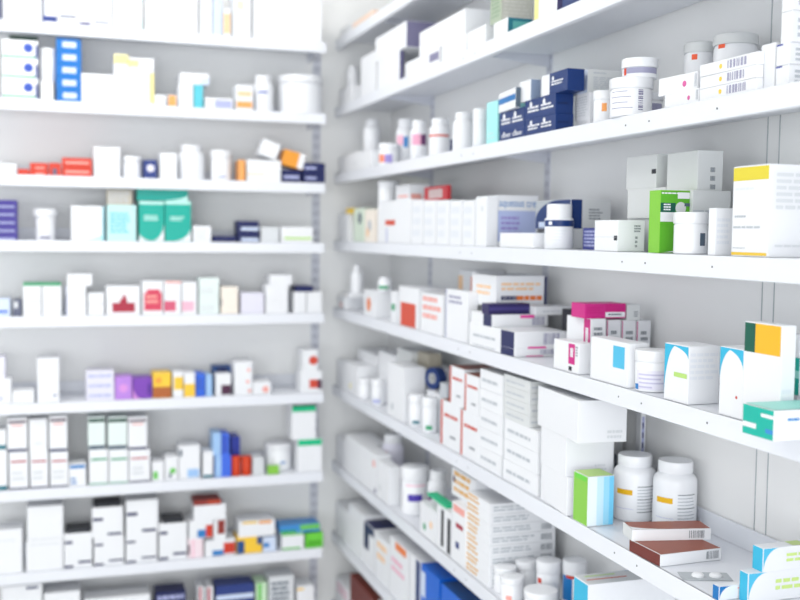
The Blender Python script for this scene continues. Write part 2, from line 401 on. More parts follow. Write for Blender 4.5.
 [('f', 'C', 0.2, 0.74, 0.13, 'white'), ('f', 'L', 0.1, 0.28, 0.5, 0.64, 2, 'white'), ('f', 'C', 0.64, 0.74, 0.13, 'white'), ('f', 'L', 0.54, 0.28, 0.94, 0.64, 2, 'white')],
 [('f', 'C', 0.2, 0.74, 0.13, 'white'), ('f', 'L', 0.1, 0.28, 0.5, 0.64, 2, 'white'), ('f', 'C', 0.64, 0.74, 0.13, 'white'), ('f', 'L', 0.54, 0.28, 0.94, 0.64, 2, 'white'), ('s', 'L', 0.1, 0.4, 0.7, 0.6, 1, 'navy4')],
 [('f', 'L', 0.1, 0.1, 0.9, 0.9, 8, 'grey')],
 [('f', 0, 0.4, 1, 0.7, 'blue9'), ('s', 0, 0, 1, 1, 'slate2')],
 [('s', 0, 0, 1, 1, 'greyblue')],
 [('f', 0, 0, 0.32, 1, 'white'), ('f', 'C', 0.45, 0.72, 0.09, 'white'), ('f', 'L', 0.4, 0.36, 0.9, 0.62, 2, 'white')],
 [('f', 0, 0, 1, 1, 'paleblue'), ('s', 0.0, 0.0, 1, 1, 'offwhite'), ('s', 'L', 0.15, 0.15, 0.9, 0.7, 7, 'grey2'), ('s', 'L', 0.15, 0.8, 0.5, 0.9, 1, 'grey2')],
 [(-10, 18, 0.35, 0.6, 'orange2')],
 [(0, 70, 0.1, 0.6, 'greylav')],
 [(0, 0, 0, 0, 'lines'), (20, 34, 0.15, 0.7, 'bars')],
 [(-60, 70, 0.22, 0.5, 'greylav'), (-60, -48, 0.15, 0.5, 'redorange')],
 [('f', 'C', 0.72, 0.45, 0.14, 'pinkdot'), ('f', 'B', 0.93, 0.2, 0.99, 0.9, 'grey2')],
 [('f', 'C', 0.68, 0.45, 0.14, 'pinkdot'), ('f', 'B', 0.93, 0.2, 0.99, 0.9, 'grey2')],
 [('f', 'C', 0.38, 0.5, 0.17, 'yellow4'), ('f', 'B', 0.5, 0.2, 0.82, 0.85, 'greylav')],
 [(-30, -8, 0.76, 0.83, 'redorange2')],
 [(-50, -28, 0.81, 0.86, 'redorange2')],
 [('s', 'L', 0.1, 0.1, 0.9, 0.8, 3, 'grey2'), ('f', 0, 0.92, 0.5, 1, 'blue7')],
 [('s', 'L', 0.1, 0.1, 0.9, 0.8, 3, 'grey2')],
 [('f', 'C', 0.6, 0.7, 0.15, 'slate2')],
 [('f', 'C', 0.5, 0.5, 0.15, 'grey2'), ('f', 'C', 0.3, 0.3, 0.12, 'peach')],
 [('f', 0.25, 0.42, 0.55, 0.54, 'redorange'), ('f', 0.28, 0, 0.32, 0.35, 'lilacblue')],
 [('f', 'L', 0.2, 0.1, 0.9, 0.4, 1, 'palered'), ('s', 0.1, 0.1, 0.6, 0.4, 'palered')],
 [('f', 'L', 0.1, 0.1, 0.8, 0.9, 3, 'pale')],
 [('f', 0.2, 0.15, 0.8, 0.8, 'greypink')],
 [('f', 'C', 0.6, 0.75, 0.08, 'grey')],
 [('s', 0.02, 0.1, 0.95, 0.7, 'lilacblue2'), ('s', 'T', 'aqueous cre', 0.04, 0.78, 0.1, 'blue5'), ('s', 'L', 0.1, 0.2, 0.6, 0.6, 4, 'lilac2')],
 [(0, 0, 0, 0, 'navyband')],
 [('f', 'L', 0.1, 0.1, 0.9, 0.9, 5, 'lilacblue')],
 [('f', 0.0, 0, 1, 1, 'navy'), ('f', 'W', 'tl', 0.7, 0.7, 'greywall'), ('f', 0.1, 0.05, 0.5, 0.25, 'paleblue'), ('s', 0, 0, 0.28, 1, 'navy'), ('s', 0.28, 0, 1, 1, 'offwhite'), ('s', 'L', 0.45, 0.3, 0.8, 0.7, 4, 'grey3')],
 [('f', 0.85, 0.35, 1, 0.5, 'slate3'), ('s', 'L', 0.65, 0.1, 0.75, 0.5, 3, 'grey3'), ('f', 0, 0.45, 1, 0.46, 'grey2'), ('s', 'L', 0.6, 0.6, 0.85, 0.85, 3, 'grey3')],
 [('s', 'L', 0.02, 0.5, 0.98, 0.7, 2, 'grey2')],
 [('f', 0.85, 0.42, 1, 0.56, 'slate3')],
 [('f', 0.85, 0.42, 1, 0.56, 'slate3'), ('s', 'L', 0.5, 0.6, 0.75, 0.85, 3, 'grey3'), ('s', 'L', 0.5, 0.15, 0.75, 0.5, 3, 'grey2')],
 [('s', 0, 0, 1, 1, 'green10'), ('s', 0.0, 0.64, 0.45, 0.8, 'darkteal'), ('s', 'L', 0.1, 0.67, 0.32, 0.79, 3, 'white'), ('s', 'C', 0.6, 0.72, 0.13, 'offwhite'), ('s', 0.0, 0.5, 1, 0.65, 'white'), ('s', 0.5, 0.87, 0.85, 0.97, 'white'), ('s', 'L', 0.03, 0.93, 0.5, 0.97, 1, 'white'), ('s', 'W', 'br', 1, 0.3, 'white'), ('s', 0.75, 0.4, 1, 0.45, 'slate2'), ('s', 0.7, 0.75, 0.95, 0.8, 'slate2')],
 [(35, 60, 0.2, 0.5, 'slate2')],
 [('s', 'L', 0.1, 0.2, 0.9, 0.8, 5, 'pale')],
 [('f', 0, 0.84, 1, 1, 'yellow'), ('f', 0, 0.0, 1, 0.045, 'yellow5'), ('f', 'L', 0.08, 0.72, 0.6, 0.77, 1, 'pale'), ('f', 'L', 0.08, 0.42, 0.4, 0.46, 1, 'grey2'), ('f', 'L', 0.05, 0.3, 0.8, 0.34, 1, 'grey2'), ('f', 'L', 0.05, 0.08, 0.4, 0.1, 1, 'grey2'), ('s', 'L', 0.1, 0.5, 0.95, 0.92, 6, 'grey'), ('s', 'L', 0.1, 0.1, 0.5, 0.14, 1, 'grey')],
 [('f', 'C', 0.5, 0.3, 0.2, 'palered')],
 [('f', 'C', 0.5, 0.3, 0.2, 'peach')],
 [('f', 'C', 0.45, 0.45, 0.22, 'orange3')],
 [(-60, 30, 0.15, 0.4, 'green3')],
 [('f', 0.1, 0.4, 0.7, 0.6, 'green3')],
 [('f', 0.1, 0.0, 0.85, 0.6, 'redorange')],
 [('f', 'L', 0.1, 0.3, 0.9, 0.95, 3, 'palered')],
 [('f', 0, 0, 0.04, 1, 'lilacblue'), ('f', 'L', 0.15, 0.7, 0.8, 0.9, 2, 'greylav')],
 [('s', 'L', 0.05, 0.2, 0.9, 0.8, 2, 'grey')],
 [('f', 0.0, 0.1, 0.25, 0.9, 'peach'), ('f', 0.7, 0.1, 0.8, 0.9, 'palered2')],
 [('f', 'L', 0.2, 0.3, 0.9, 0.7, 2, 'peach'), ('s', 'L', 0.1, 0.15, 0.4, 0.4, 1, 'navy3'), ('s', 'L', 0.4, 0.15, 0.9, 0.4, 1, 'orange3'), ('s', 'L', 0.1, 0.5, 0.9, 0.8, 2, 'peach'), ('s', 0.94, 0, 1, 1, 'navy3')],
 [('f', 0.72, 0, 1, 1, 'navy3'), ('f', 'L', 0.1, 0.1, 0.6, 0.4, 1, 'grey2'), ('s', 'B', 0.55, 0.25, 0.85, 0.9, 'greylav'), ('s', 0.25, 0.0, 0.6, 0.12, 'magenta2')],
 [('f', 0.6, 0, 1, 1, 'navy3'), ('s', 'B', 0.72, 0.1, 0.95, 0.8, 'greylav'), ('s', 0.5, 0.7, 0.75, 0.95, 'magenta2')],
 [('s', 0, 0.35, 1, 0.7, 'purple3')],
 [('s', 'L', 0.2, 0.3, 0.85, 0.5, 1, 'grey2')],
 [('s', 0.1, 0.2, 0.6, 0.5, 'greenblack')],
 [('f', 0.6, 0.28, 0.85, 0.95, 'magenta'), ('f', 'L', 0.67, 0.35, 0.78, 0.9, 1, 'white'), ('f', 0.62, 0.06, 0.74, 0.2, 'slate3'), ('f', 'L', 0.88, 0.55, 0.98, 0.9, 4, 'grey3')],
 [('f', 0.72, 0.15, 0.98, 1, 'magenta'), ('f', 'L', 0.79, 0.35, 0.9, 0.9, 1, 'white'), ('s', 'L', 0.2, 0.45, 0.85, 0.85, 4, 'grey3')],
 [('s', 0, 0, 0.07, 1, 'magenta'), ('s', 'L', 0.3, 0.3, 0.8, 0.8, 4, 'grey3')],
 [('s', 0.5, 0.08, 0.98, 0.42, 'white'), ('s', 'L', 0.57, 0.15, 0.9, 0.34, 1, 'slate2'), ('s', 0.5, 0.5, 1, 1, 'magenta3'), ('s', 'L', 0.05, 0.3, 0.45, 0.8, 3, 'magenta3')],
 [('s', 'L', 0.55, 0.2, 0.9, 0.6, 3, 'grey3')],
 [('f', 0.62, 0.4, 0.92, 0.9, 'cyan2')],
 [(-60, 50, 0.05, 0.52, 'palelilac'), (-50, 40, 0.2, 0.24, 'lilac3'), (-50, 30, 0.3, 0.34, 'lilac3'), (-50, 45, 0.4, 0.44, 'lilac3'), (-70, -50, 0.05, 0.18, 'blue5'), (-50, 0, 0.1, 0.14, 'lilac3')],
 [('f', 'C', 0.5, 0.62, 0.001, 'white'), ('f', 'W', 'tl', 0.5, 1, 'cyan'), ('f', 'W', 'tr', 0.95, 0.22, 'cyan'), ('s', 'L', 0.05, 0.4, 0.95, 0.9, 5, 'pale'), ('f', 0.42, 0.44, 0.95, 0.52, 'lime2')],
 [('f', 'W', 'tr', 0.95, 0.3, 'cyan'), ('f', 'W', 'tl', 0.6, 0.5, 'cyan'), ('f', 'C', 0.75, 0.3, 0.035, 'red'), ('s', 'L', 0.05, 0.2, 0.9, 0.8, 5, 'pale')],
 [('f', 0, 0, 1, 1, 'teal5'), ('f', 0, 0.25, 0.45, 0.42, 'white'), ('f', 0.6, 0.7, 1, 0.82, 'white'), ('f', 0.75, 0.2, 1, 0.35, 'blue8'), ('t', 0, 0, 1, 1, 'paleteal2'), ('s', 'L', 0.12, 0.6, 0.22, 0.75, 1, 'blue8')],
 [('f', 0.0, 0.7, 0.3, 1, 'darkteal'), ('f', 0.3, 0.7, 0.97, 1, 'yellow6'), ('s', 'L', 0.1, 0.1, 0.9, 0.4, 4, 'pale')],
 [('f', 0, 0, 1, 1, 'teal5'), ('f', 0.1, 0.45, 1, 0.65, 'paleteal2')],
 [('f', 'C', 0.4, 0.25, 0.08, 'paleyellow2')],
 [(-50, 20, 0.1, 0.25, 'lilacblue')],
 [('f', 'C', 0.3, 0.2, 0.06, 'grey2')],
 [(-30, 20, 0.1, 0.2, 'teal3')],
 [(-30, 20, 0.1, 0.22, 'green3')],
 [('f', 0, 0, 0.1, 1, 'redorange'), ('f', 'L', 0.2, 0.62, 0.9, 0.75, 1, 'red2'), ('f', 'L', 0.5, 0.2, 0.8, 0.3, 1, 'grey3'), ('t', 0, 0, 1, 1, 'brownred3')],
 [('f', 'L', 0.1, 0.3, 0.8, 0.6, 1, 'grey2'), ('s', 'L', 0.1, 0.3, 0.8, 0.6, 1, 'grey')],
 [('f', 'L', 0.1, 0.3, 0.8, 0.6, 1, 'grey2'), ('s', 'L', 0.1, 0.3, 0.6, 0.6, 1, 'grey2'), ('s', 0.7, 0.3, 0.9, 0.6, 'slate3')],
 [('s', 'L', 0.6, 0.1, 0.9, 0.3, 2, 'grey')],
 [('s', 'L', 0.6, 0.06, 0.95, 0.3, 2, 'grey')],
 [('f', 0, 0, 1, 1, 'lime'), ('f', 0.1, 0.88, 0.9, 1, 'green7'), ('t', 0, 0, 1, 1, 'lime2'), ('s', 0.0, 0, 1, 1, 'ice'), ('s', 0.35, 0, 1, 1, 'ice2'), ('s', 0.6, 0, 1, 1, 'cyan3'), ('s', 0.82, 0, 1, 1, 'cyan4')],
 [(-52, -5, 0.42, 0.5, 'yellow7'), (8, 62, 0.12, 0.56, 'text')],
 [('s', 0, 0.0, 0.2, 0.42, 'slate2'), ('s', 'L', 0.3, 0.3, 0.55, 0.4, 3, 'grey2')],  # slate patch is the shaded gap behind the bottles, painted onto the carton
 [('s', 0.2, 0.2, 0.7, 0.95, 'lilacblue'), ('s', 'L', 0.3, 0.25, 0.6, 0.9, 6, 'navy3')],
 [('f', 0, 0, 1, 1, 'brownred4'), ('t', 0, 0, 1, 1, 'brownred3'), ('s', 'B', 0.75, 0.2, 0.95, 0.85, 'grey3')],
 [('f', 0, 0, 1, 1, 'offwhite'), ('t', 0, 0, 1, 1, 'brownred3'), ('t', 'W', 'br', 0.5, 0.5, 'white'), ('s', 'B', 0.72, 0.2, 0.92, 0.85, 'grey3')],
 [('f', 0, 0, 1, 1, 'blue9'), ('s', 'W', 'tl', 0.2, 1, 'blue9'), ('s', 'L', 0.3, 0.7, 0.9, 0.85, 1, 'palered')],
 [('f', 0, 0, 1, 1, 'cyan'), ('s', 'W', 'tl', 0.2, 1, 'cyan2'), ('s', 'L', 0.3, 0.3, 0.8, 0.75, 2, 'lime4'), ('t', 'L', 0.1, 0.3, 0.9, 0.6, 1, 'lime4')],
 [('f', 'C', 0.8, 0.75, 0.08, 'palered'), ('f', 'C', 0.9, 0.1, 0.06, 'greyviolet')],
 [('f', 'C', 0.2, 0.3, 0.08, 'grey')],
 [(-60, -30, 0.6, 0.7, 'palered')],
 [(-30, 35, 0.3, 0.45, 'purple4'), (-40, 50, 0.62, 0.65, 'palepink')],
 [(-70, -35, 0.2, 0.6, 'plum2'), (-20, 70, 0.2, 0.5, 'paleaqua')],
 [('f', 'C', 0.3, 0.3, 0.1, 'green3'), ('f', 'C', 0.7, 0.5, 0.1, 'peach')],
 [('f', 0.3, 0.1, 0.5, 0.95, 'slate3'), ('f', 0.75, 0.05, 0.98, 0.85, 'slate3')],
 [('f', 0.1, 0.85, 0.9, 0.97, 'palered'), ('f', 0.3, 0.6, 0.8, 0.68, 'crimson'), ('f', 0.3, 0.25, 0.55, 0.36, 'navy2')],
 [('f', 'L', 0.0, 0.1, 0.55, 0.95, 2, 'ochre'), ('s', 'L', 0.05, 0.2, 0.7, 0.8, 2, 'grey2'), ('s', 'B', 0.78, 0.2, 0.95, 0.8, 'grey3')],
 [('f', 'L', 0.1, 0.1, 0.9, 0.95, 3, 'ochre'), ('f', 'C', 0.1, 0.6, 0.1, 'plum')],
 [(-30, 0, 0.1, 0.3, 'palered')],
 [(-60, -35, 0.5, 0.62, 'red')],
 [(-75, -10, 0.2, 0.7, 'blue9'), (-45, 30, 0.66, 0.72, 'red')],
 [(-70, -40, 0.2, 0.5, 'cyan2')],
 [('f', 0, 0, 1, 1, 'cyan'), ('t', 0, 0, 1, 1, 'offwhite'), ('t', 'W', 'tl', 0.95, 0.55, 'blue9'), ('t', 0.2, 0.08, 0.28, 0.42, 'lime2'), ('t', 0.55, 0.05, 0.62, 0.5, 'redorange')],
 [('f', 0, 0.4, 0.5, 1, 'navy3'), ('f', 0, 0.8, 1, 1, 'navy3'), ('t', 0, 0, 1, 1, 'navy3')],
 [('f', 'L', 0.1, 0.4, 0.9, 0.9, 2, 'peach')],
 [('f', 0.3, 0.85, 0.9, 0.98, 'orange3'), ('f', 'L', 0.1, 0.4, 0.9, 0.7, 2, 'palepink')],
 [('f', 0.6, 0, 1, 1, 'navy')],
 [('f', 0.02, 0.5, 0.25, 0.9, 'paleblue'), ('t', 0, 0, 1, 1, 'blue10')],
 [('t', 0, 0, 1, 1, 'blue4'), ('f', 0, 0.1, 1, 0.3, 'navy3')],
 [('f', 'L', 0.1, 0.5, 0.9, 0.9, 2, 'palepink')],
 [('t', 0, 0, 1, 1, 'brownred5'), ('f', 0.1, 0.1, 0.9, 0.5, 'palepink')],
]
ITEMS = [
 ('box', -0.2011, 3.667, 2.4239, 0.0718, 0.09, 0.099, 0.0, 'white', 0, "white carton with dark edge on left rack's top shelf", '', '', 0, 0),
 ('box', -0.1044, 3.667, 2.4239, 0.1097, 0.09, 0.0944, 0.0, 'white', 1, "large white carton with pale print on left rack's top shelf", '', '', 0, 0),
 ('box', -0.0199, 3.667, 2.4239, 0.0464, 0.09, 0.1208, 0.0, 'white', 2, "white carton with navy foot band and edge on left rack's top shelf", '', '', 0, 0),
 ('box', 0.0376, 3.667, 2.4239, 0.0563, 0.09, 0.1128, 0.0, 'white', 3, "white carton with dark dash near its middle on left rack's top shelf", '', '', 0, 0),
 ('box', 0.0911, 3.667, 2.4239, 0.0379, 0.09, 0.1271, 0.0, 'white', 4, "narrow white carton with small violet dash on left rack's top shelf", '', '', 0, 0),
 ('box', 0.1434, 3.667, 2.4239, 0.0606, 0.09, 0.125, 0.0, 'white', 5, "white carton with dark dash near its foot on left rack's top shelf", '', '', 0, 0),
 ('box', 0.2271, 3.667, 2.4239, 0.0938, 0.09, 0.1354, 0.0, 'white', 6, "white carton with pale aqua print on left rack's top shelf", '', '', 0, 0),
 ('box', 0.3718, 3.667, 2.4239, 0.176, 0.09, 0.1511, 0.0, 'white', 7, "wide plain white carton on left rack's top shelf", '', '', 0, 0),
 ('box', 0.4869, 3.667, 2.4239, 0.0407, 0.09, 0.1374, 0.0, 'white', 7, "slim plain white carton on left rack's top shelf", '', '', 0, 0),
 ('box', 0.526, 3.667, 2.4239, 0.0307, 0.09, 0.1474, 0.0, 'paleblue', 7, "slim pale blue carton on left rack's top shelf", '', '', 0, 0),
 ('box', 0.5586, 3.667, 2.4239, 0.0275, 0.09, 0.0959, 0.0, 'white', 8, "slim white carton with peach panel on left rack's top shelf", '', '', 0, 0),
 ('box', 0.6103, 3.667, 2.4239, 0.0624, 0.09, 0.1545, 0.0, 'white', 9, "white carton with small yellow square on left rack's top shelf", '', '', 0, 0),
 ('box', 0.7714, 3.667, 2.4239, 0.2458, 0.09, 0.1577, 0.0, 'white', 10, "long white carton with faint line of text on left rack's top shelf", '', '', 0, 0),
 ('box', -0.112, 3.667, 2.1738, 0.1098, 0.09, 0.0632, -0.5, 'white', 11, "white carton with green line and blue mark on left rack's second shelf, bottom", "medicine cartons of one design on left rack's second shelf", '', 0, 0),
 ('box', -0.112, 3.667, 2.2374, 0.1098, 0.09, 0.0632, 0.3, 'white', 11, "white carton with green line and blue mark on left rack's second shelf, middle", "medicine cartons of one design on left rack's second shelf", '', 0, 0),
 ('box', -0.112, 3.667, 2.3011, 0.1098, 0.09, 0.0632, 0.3, 'white', 11, "white carton with green line and blue mark on left rack's second shelf, topmost", "medicine cartons of one design on left rack's second shelf", '', 0, 0),
 ('box', -0.1026, 3.71, 2.3643, 0.0898, 0.08, 0.0219, 0.0, 'darkgreen', 7, "flat dark green carton on left rack's second shelf", '', '', 0, 0),
 ('box', -0.0303, 3.667, 2.1738, 0.0373, 0.09, 0.0635, 0.0, 'white', 7, "small white carton under the bottle on left rack's second shelf", '', '', 0, 0),
 ('drum', -0.0266, 3.6548, 2.2373, 0.0496, 0.0496, 0.1089, 0.4, 'white', 7, "white bottle standing on a small carton on left rack's second shelf", '', '', 0, 0),
 ('box', 0.0381, 3.667, 2.1738, 0.0783, 0.09, 0.0411, 0.8, 'sky', 12, "blue carton with pale label on left rack's second shelf, bottom", "medicine cartons of one design on left rack's second shelf", '', 0, 0),
 ('box', 0.0381, 3.667, 2.2153, 0.0783, 0.09, 0.0411, -0.4, 'sky', 12, "blue carton with pale label on left rack's second shelf, second up", "medicine cartons of one design on left rack's second shelf", '', 0, 0),
 ('box', 0.0381, 3.667, 2.2568, 0.0783, 0.09, 0.0411, -0.5, 'sky', 12, "blue carton with pale label on left rack's second shelf, third up", "medicine cartons of one design on left rack's second shelf", '', 0, 0),
 ('box', 0.0381, 3.667, 2.2983, 0.0783, 0.09, 0.0411, 0.5, 'sky', 12, "blue carton with pale label on left rack's second shelf, fourth up", "medicine cartons of one design on left rack's second shelf", '', 0, 0),
 ('box', 0.0381, 3.667, 2.3398, 0.0783, 0.09, 0.0411, 0.3, 'sky', 12, "blue carton with pale label on left rack's second shelf, topmost", "medicine cartons of one design on left rack's second shelf", '', 0, 0),
 ('box', 0.1292, 3.667, 2.1738, 0.1022, 0.09, 0.0957, 0.0, 'white', 7, "low plain white carton on left rack's second shelf", '', '', 0, 0),
 ('box', 0.205, 3.667, 2.1738, 0.0453, 0.09, 0.1665, 0.0, 'white', 13, "white carton with pale yellow top patch on left rack's second shelf", '', '', 0, 0),
 ('box', 0.2718, 3.667, 2.1738, 0.0819, 0.09, 0.1576, 0.0, 'white', 14, "white carton with pale yellow side stripe on left rack's second shelf", '', '', 0, 0),
 ('box', 0.334, 3.667, 2.1738, 0.0365, 0.09, 0.0376, 0.0, 'white', 7, "low small white carton on left rack's second shelf", '', '', 0, 0),
 ('box', 0.374, 3.667, 2.1738, 0.0301, 0.09, 0.0397, 0.0, 'white', 15, "small white carton with orange patch on left rack's second shelf", '', '', 0, 0),
 ('box', 0.4193, 3.667, 2.1738, 0.0472, 0.09, 0.0794, 0.0, 'white', 7, "squat white carton holding up another on left rack's second shelf", '', '', 0, 0),
 ('box', 0.4616, 3.667, 2.1738, 0.0305, 0.09, 0.0784, 0.0, 'aqua2', 7, "small carton with aqua front on left rack's second shelf", '', '', 0, 0),
 ('box', 0.4482, 3.667, 2.2532, 0.0981, 0.09, 0.0389, 0.0, 'white', 16, "white carton lying across two others on left rack's second shelf", '', '', 0, 0),
 ('box', 0.5318, 3.667, 2.1738, 0.0963, 0.09, 0.0379, 0.0, 'white', 17, "flat white carton with lilac blue end on left rack's second shelf", '', '', 0, 0),
 ('box', 0.6199, 3.667, 2.1738, 0.0593, 0.09, 0.0873, 0.0, 'white', 18, "white carton with two peach stripes on left rack's second shelf", '', '', 0, 0),
 ('pill', 0.6928, 3.6654, 2.1738, 0.0707, 0.0707, 0.1274, -10.7, 'white', 19, "white bottle with small blue mark on left rack's second shelf", '', '', 0, 0),
 ('drum', 0.8347, 3.7031, 2.1738, 0.1662, 0.1662, 0.1381, -12.7, 'white', 7, "large white drum at the right end on left rack's second shelf", '', '', 0, 0),
 ('box', -0.1644, 3.685, 1.9291, 0.0765, 0.09, 0.0375, 0.0, 'grey', 7, "pale grey low carton on left rack's third shelf", '', '', 0, 0),
 ('box', -0.1057, 3.667, 1.9291, 0.0339, 0.09, 0.0188, 0.0, 'red', 7, "small flat red carton on left rack's third shelf", '', '', 0, 0),
 ('box', -0.0575, 3.667, 1.9291, 0.0559, 0.09, 0.0198, -0.8, 'red', 20, "red carton with pale stripe on left rack's third shelf, bottom", "medicine cartons of one design on left rack's third shelf", '', 0, 0),
 ('box', -0.0575, 3.667, 1.9493, 0.0559, 0.09, 0.0198, -0.4, 'red', 20, "red carton with pale stripe on left rack's third shelf, topmost", "medicine cartons of one design on left rack's third shelf", '', 0, 0),
 ('box', -0.0076, 3.667, 1.9291, 0.0376, 0.09, 0.0416, 0.0, 'red', 21, "red carton with shaded gap painted at its centre on left rack's third shelf", '', '', 0, 0),
 ('box', 0.0621, 3.667, 1.9291, 0.0952, 0.09, 0.03, 0.6, 'red', 22, "bright red carton with pale stripes on left rack's third shelf, bottom", "medicine cartons of one design on left rack's third shelf", '', 0, 0),
 ('box', 0.0621, 3.667, 1.9595, 0.0952, 0.09, 0.03, -0.2, 'red', 22, "bright red carton with pale stripes on left rack's third shelf, topmost", "medicine cartons of one design on left rack's third shelf", '', 0, 0),
 ('box', 0.1583, 3.667, 1.9291, 0.0839, 0.09, 0.1004, 0.0, 'white', 7, "tall plain white carton on left rack's third shelf", '', '', 0, 0),
 ('tub', 0.2418, 3.6591, 1.9291, 0.0682, 0.0682, 0.0738, -3.8, 'white', 7, "small white tub beside the tall carton on left rack's third shelf", '', '', 0, 0),
 ('box', 0.3003, 3.667, 1.9291, 0.0431, 0.09, 0.062, 0.0, 'navy2', 23, "small navy carton with white emblem on left rack's third shelf", '', '', 0, 0),
 ('box', 0.3603, 3.667, 1.9291, 0.0569, 0.09, 0.0878, 0.0, 'white', 7, "square plain white carton on left rack's third shelf", '', '', 0, 0),
 ('pill', 0.4425, 3.6753, 1.9291, 0.0906, 0.0906, 0.1189, -6.9, 'white', 7, "round white bottle on left rack's third shelf", '', '', 0, 0),
 ('tub', 0.5447, 3.6618, 1.9291, 0.0736, 0.0736, 0.1051, -8.5, 'white', 24, "white tub with thin blue line on left rack's third shelf", '', '', 0, 0),
 ('box', 0.6118, 3.667, 1.9291, 0.021, 0.09, 0.0726, 0.0, 'peach2', 7, "thin orange carton standing upright on left rack's third shelf", '', '', 0, 0),
 ('box', 0.6896, 3.667, 1.9291, 0.1206, 0.09, 0.0753, 0.0, 'white', 25, "white carton with thin peach stripe on left rack's third shelf", '', '', 0, 0),
 ('box', 0.6998, 3.667, 2.0044, 0.0639, 0.09, 0.0562, 0.0, 'white', 7, "white carton tipped on top of another on left rack's third shelf", '', '', -20, 0),
 ('box', 0.788, 3.667, 1.9291, 0.0686, 0.09, 0.0434, 0.0, 'navy3', 26, "flat navy carton with pale mark on left rack's third shelf", '', '', 0, 0),
 ('box', 0.8696, 3.667, 1.9291, 0.0805, 0.09, 0.0352, 0.8, 'navy3', 27, "navy carton at the right end on left rack's third shelf, bottom", "medicine cartons of one design on left rack's third shelf", '', 0, 0),
 ('box', 0.8696, 3.667, 1.9647, 0.0805, 0.09, 0.0352, -0.2, 'navy3', 27, "navy carton at the right end on left rack's third shelf, topmost", "medicine cartons of one design on left rack's third shelf", '', 0, 0),
 ('box', 0.7896, 3.667, 1.9725, 0.0786, 0.09, 0.0546, 0.0, 'orange', 28, "orange carton with white end tilted on navy on left rack's third shelf", '', '', -14, 0),
 ('box', -0.165, 3.667, 1.7152, 0.0763, 0.09, 0.0257, 0.4, 'purple', 29, "flat purple carton with pale edge on left rack's fourth shelf, bottom", "medicine cartons of one design on left rack's fourth shelf", '', 0, 0),
 ('box', -0.165, 3.667, 1.7413, 0.0763, 0.09, 0.0257, 0.2, 'purple', 29, "flat purple carton with pale edge on left rack's fourth shelf, second up", "medicine cartons of one design on left rack's fourth shelf", '', 0, 0),
 ('box', -0.165, 3.667, 1.7674, 0.0763, 0.09, 0.0257, 0.5, 'purple', 29, "flat purple carton with pale edge on left rack's fourth shelf, third up", "medicine cartons of one design on left rack's fourth shelf", '', 0, 0),
 ('box', -0.165, 3.667, 1.7936, 0.0763, 0.09, 0.0257, 0.1, 'purple', 29, "flat purple carton with pale edge on left rack's fourth shelf, fourth up", "medicine cartons of one design on left rack's fourth shelf", '', 0, 0),
 ('box', -0.165, 3.667, 1.8197, 0.0763, 0.09, 0.0257, -0.4, 'purple', 29, "flat purple carton with pale edge on left rack's fourth shelf, topmost", "medicine cartons of one design on left rack's fourth shelf", '', 0, 0),
 ('cup', -0.0407, 3.6634, 1.7152, 0.0769, 0.0769, 0.1035, 0.6, 'white', 30, "white tub with dark line near its foot on left rack's fourth shelf", '', '', 0, 0),
 ('box', 0.0945, 3.667, 1.7152, 0.1057, 0.09, 0.116, 0.0, 'white', 31, "white carton with pale aqua swoosh on left rack's fourth shelf", '', '', 0, 0),
 ('box', 0.2045, 3.667, 1.7152, 0.0947, 0.09, 0.1216, 0.0, 'aqua3', 32, "pale aqua carton on left rack's fourth shelf", '', '', 0, 0),
 ('box', 0.1981, 3.667, 1.8368, 0.0815, 0.09, 0.0503, 0.0, 'beige', 33, "beige grey carton on top of the aqua one on left rack's fourth shelf", '', '', 0, 0),
 ('box', 0.3033, 3.667, 1.7152, 0.0831, 0.09, 0.1372, 0.0, 'teal', 34, "teal carton with white swoosh and pale word on left rack's fourth shelf, leftmost", "medicine cartons of one design on left rack's fourth shelf", '', 0, 0),
 ('box', 0.3921, 3.667, 1.7152, 0.0878, 0.09, 0.1392, 0.0, 'teal', 35, "teal carton with white swoosh and pale word on left rack's fourth shelf, rightmost", "medicine cartons of one design on left rack's fourth shelf", '', 0, 0),
 ('box', 0.3406, 3.667, 1.8544, 0.1705, 0.09, 0.0397, 0.0, 'teal2', 36, "teal carton lying on the larger teal one on left rack's fourth shelf", '', '', 0, 0),
 ('box', 0.4737, 3.667, 1.7152, 0.0617, 0.09, 0.0547, 0.0, 'white', 37, "low white lined carton on left rack's fourth shelf", '', '', 0, 0),
 ('box', 0.5515, 3.667, 1.7152, 0.08, 0.09, 0.021, 0.0, 'navy3', 7, "flat navy slip of card on left rack's fourth shelf", '', '', 0, 0),
 ('box', 0.6354, 3.667, 1.7152, 0.0741, 0.09, 0.0371, 0.7, 'navy3', 38, "navy carton with white stripe on left rack's fourth shelf, bottom", "medicine cartons of one design on left rack's fourth shelf", '', 0, 0),
 ('box', 0.6354, 3.667, 1.7527, 0.0741, 0.09, 0.0371, -0.2, 'navy3', 38, "navy carton with white stripe on left rack's fourth shelf, topmost", "medicine cartons of one design on left rack's fourth shelf", '', 0, 0),
 ('box', 0.7118, 3.667, 1.7152, 0.0643, 0.09, 0.0546, 0.0, 'grey', 7, "low pale carton without print on left rack's fourth shelf", '', '', 0, 0),
 ('box', 0.8093, 3.667, 1.7152, 0.1163, 0.09, 0.056, 0.0, 'white', 39, "low white carton with lime line on left rack's fourth shelf", '', '', 0, 0),
 ('box', -0.1854, 3.667, 1.464, 0.0673, 0.09, 0.0577, 0.0, 'paleblue', 40, "pale blue carton with blue stripe on left rack's fifth shelf", '', '', 0, 0),
 ('box', -0.1302, 3.667, 1.464, 0.0247, 0.09, 0.054, 0.0, 'slate', 41, "small slate carton on left rack's fifth shelf", '', '', 0, 0),
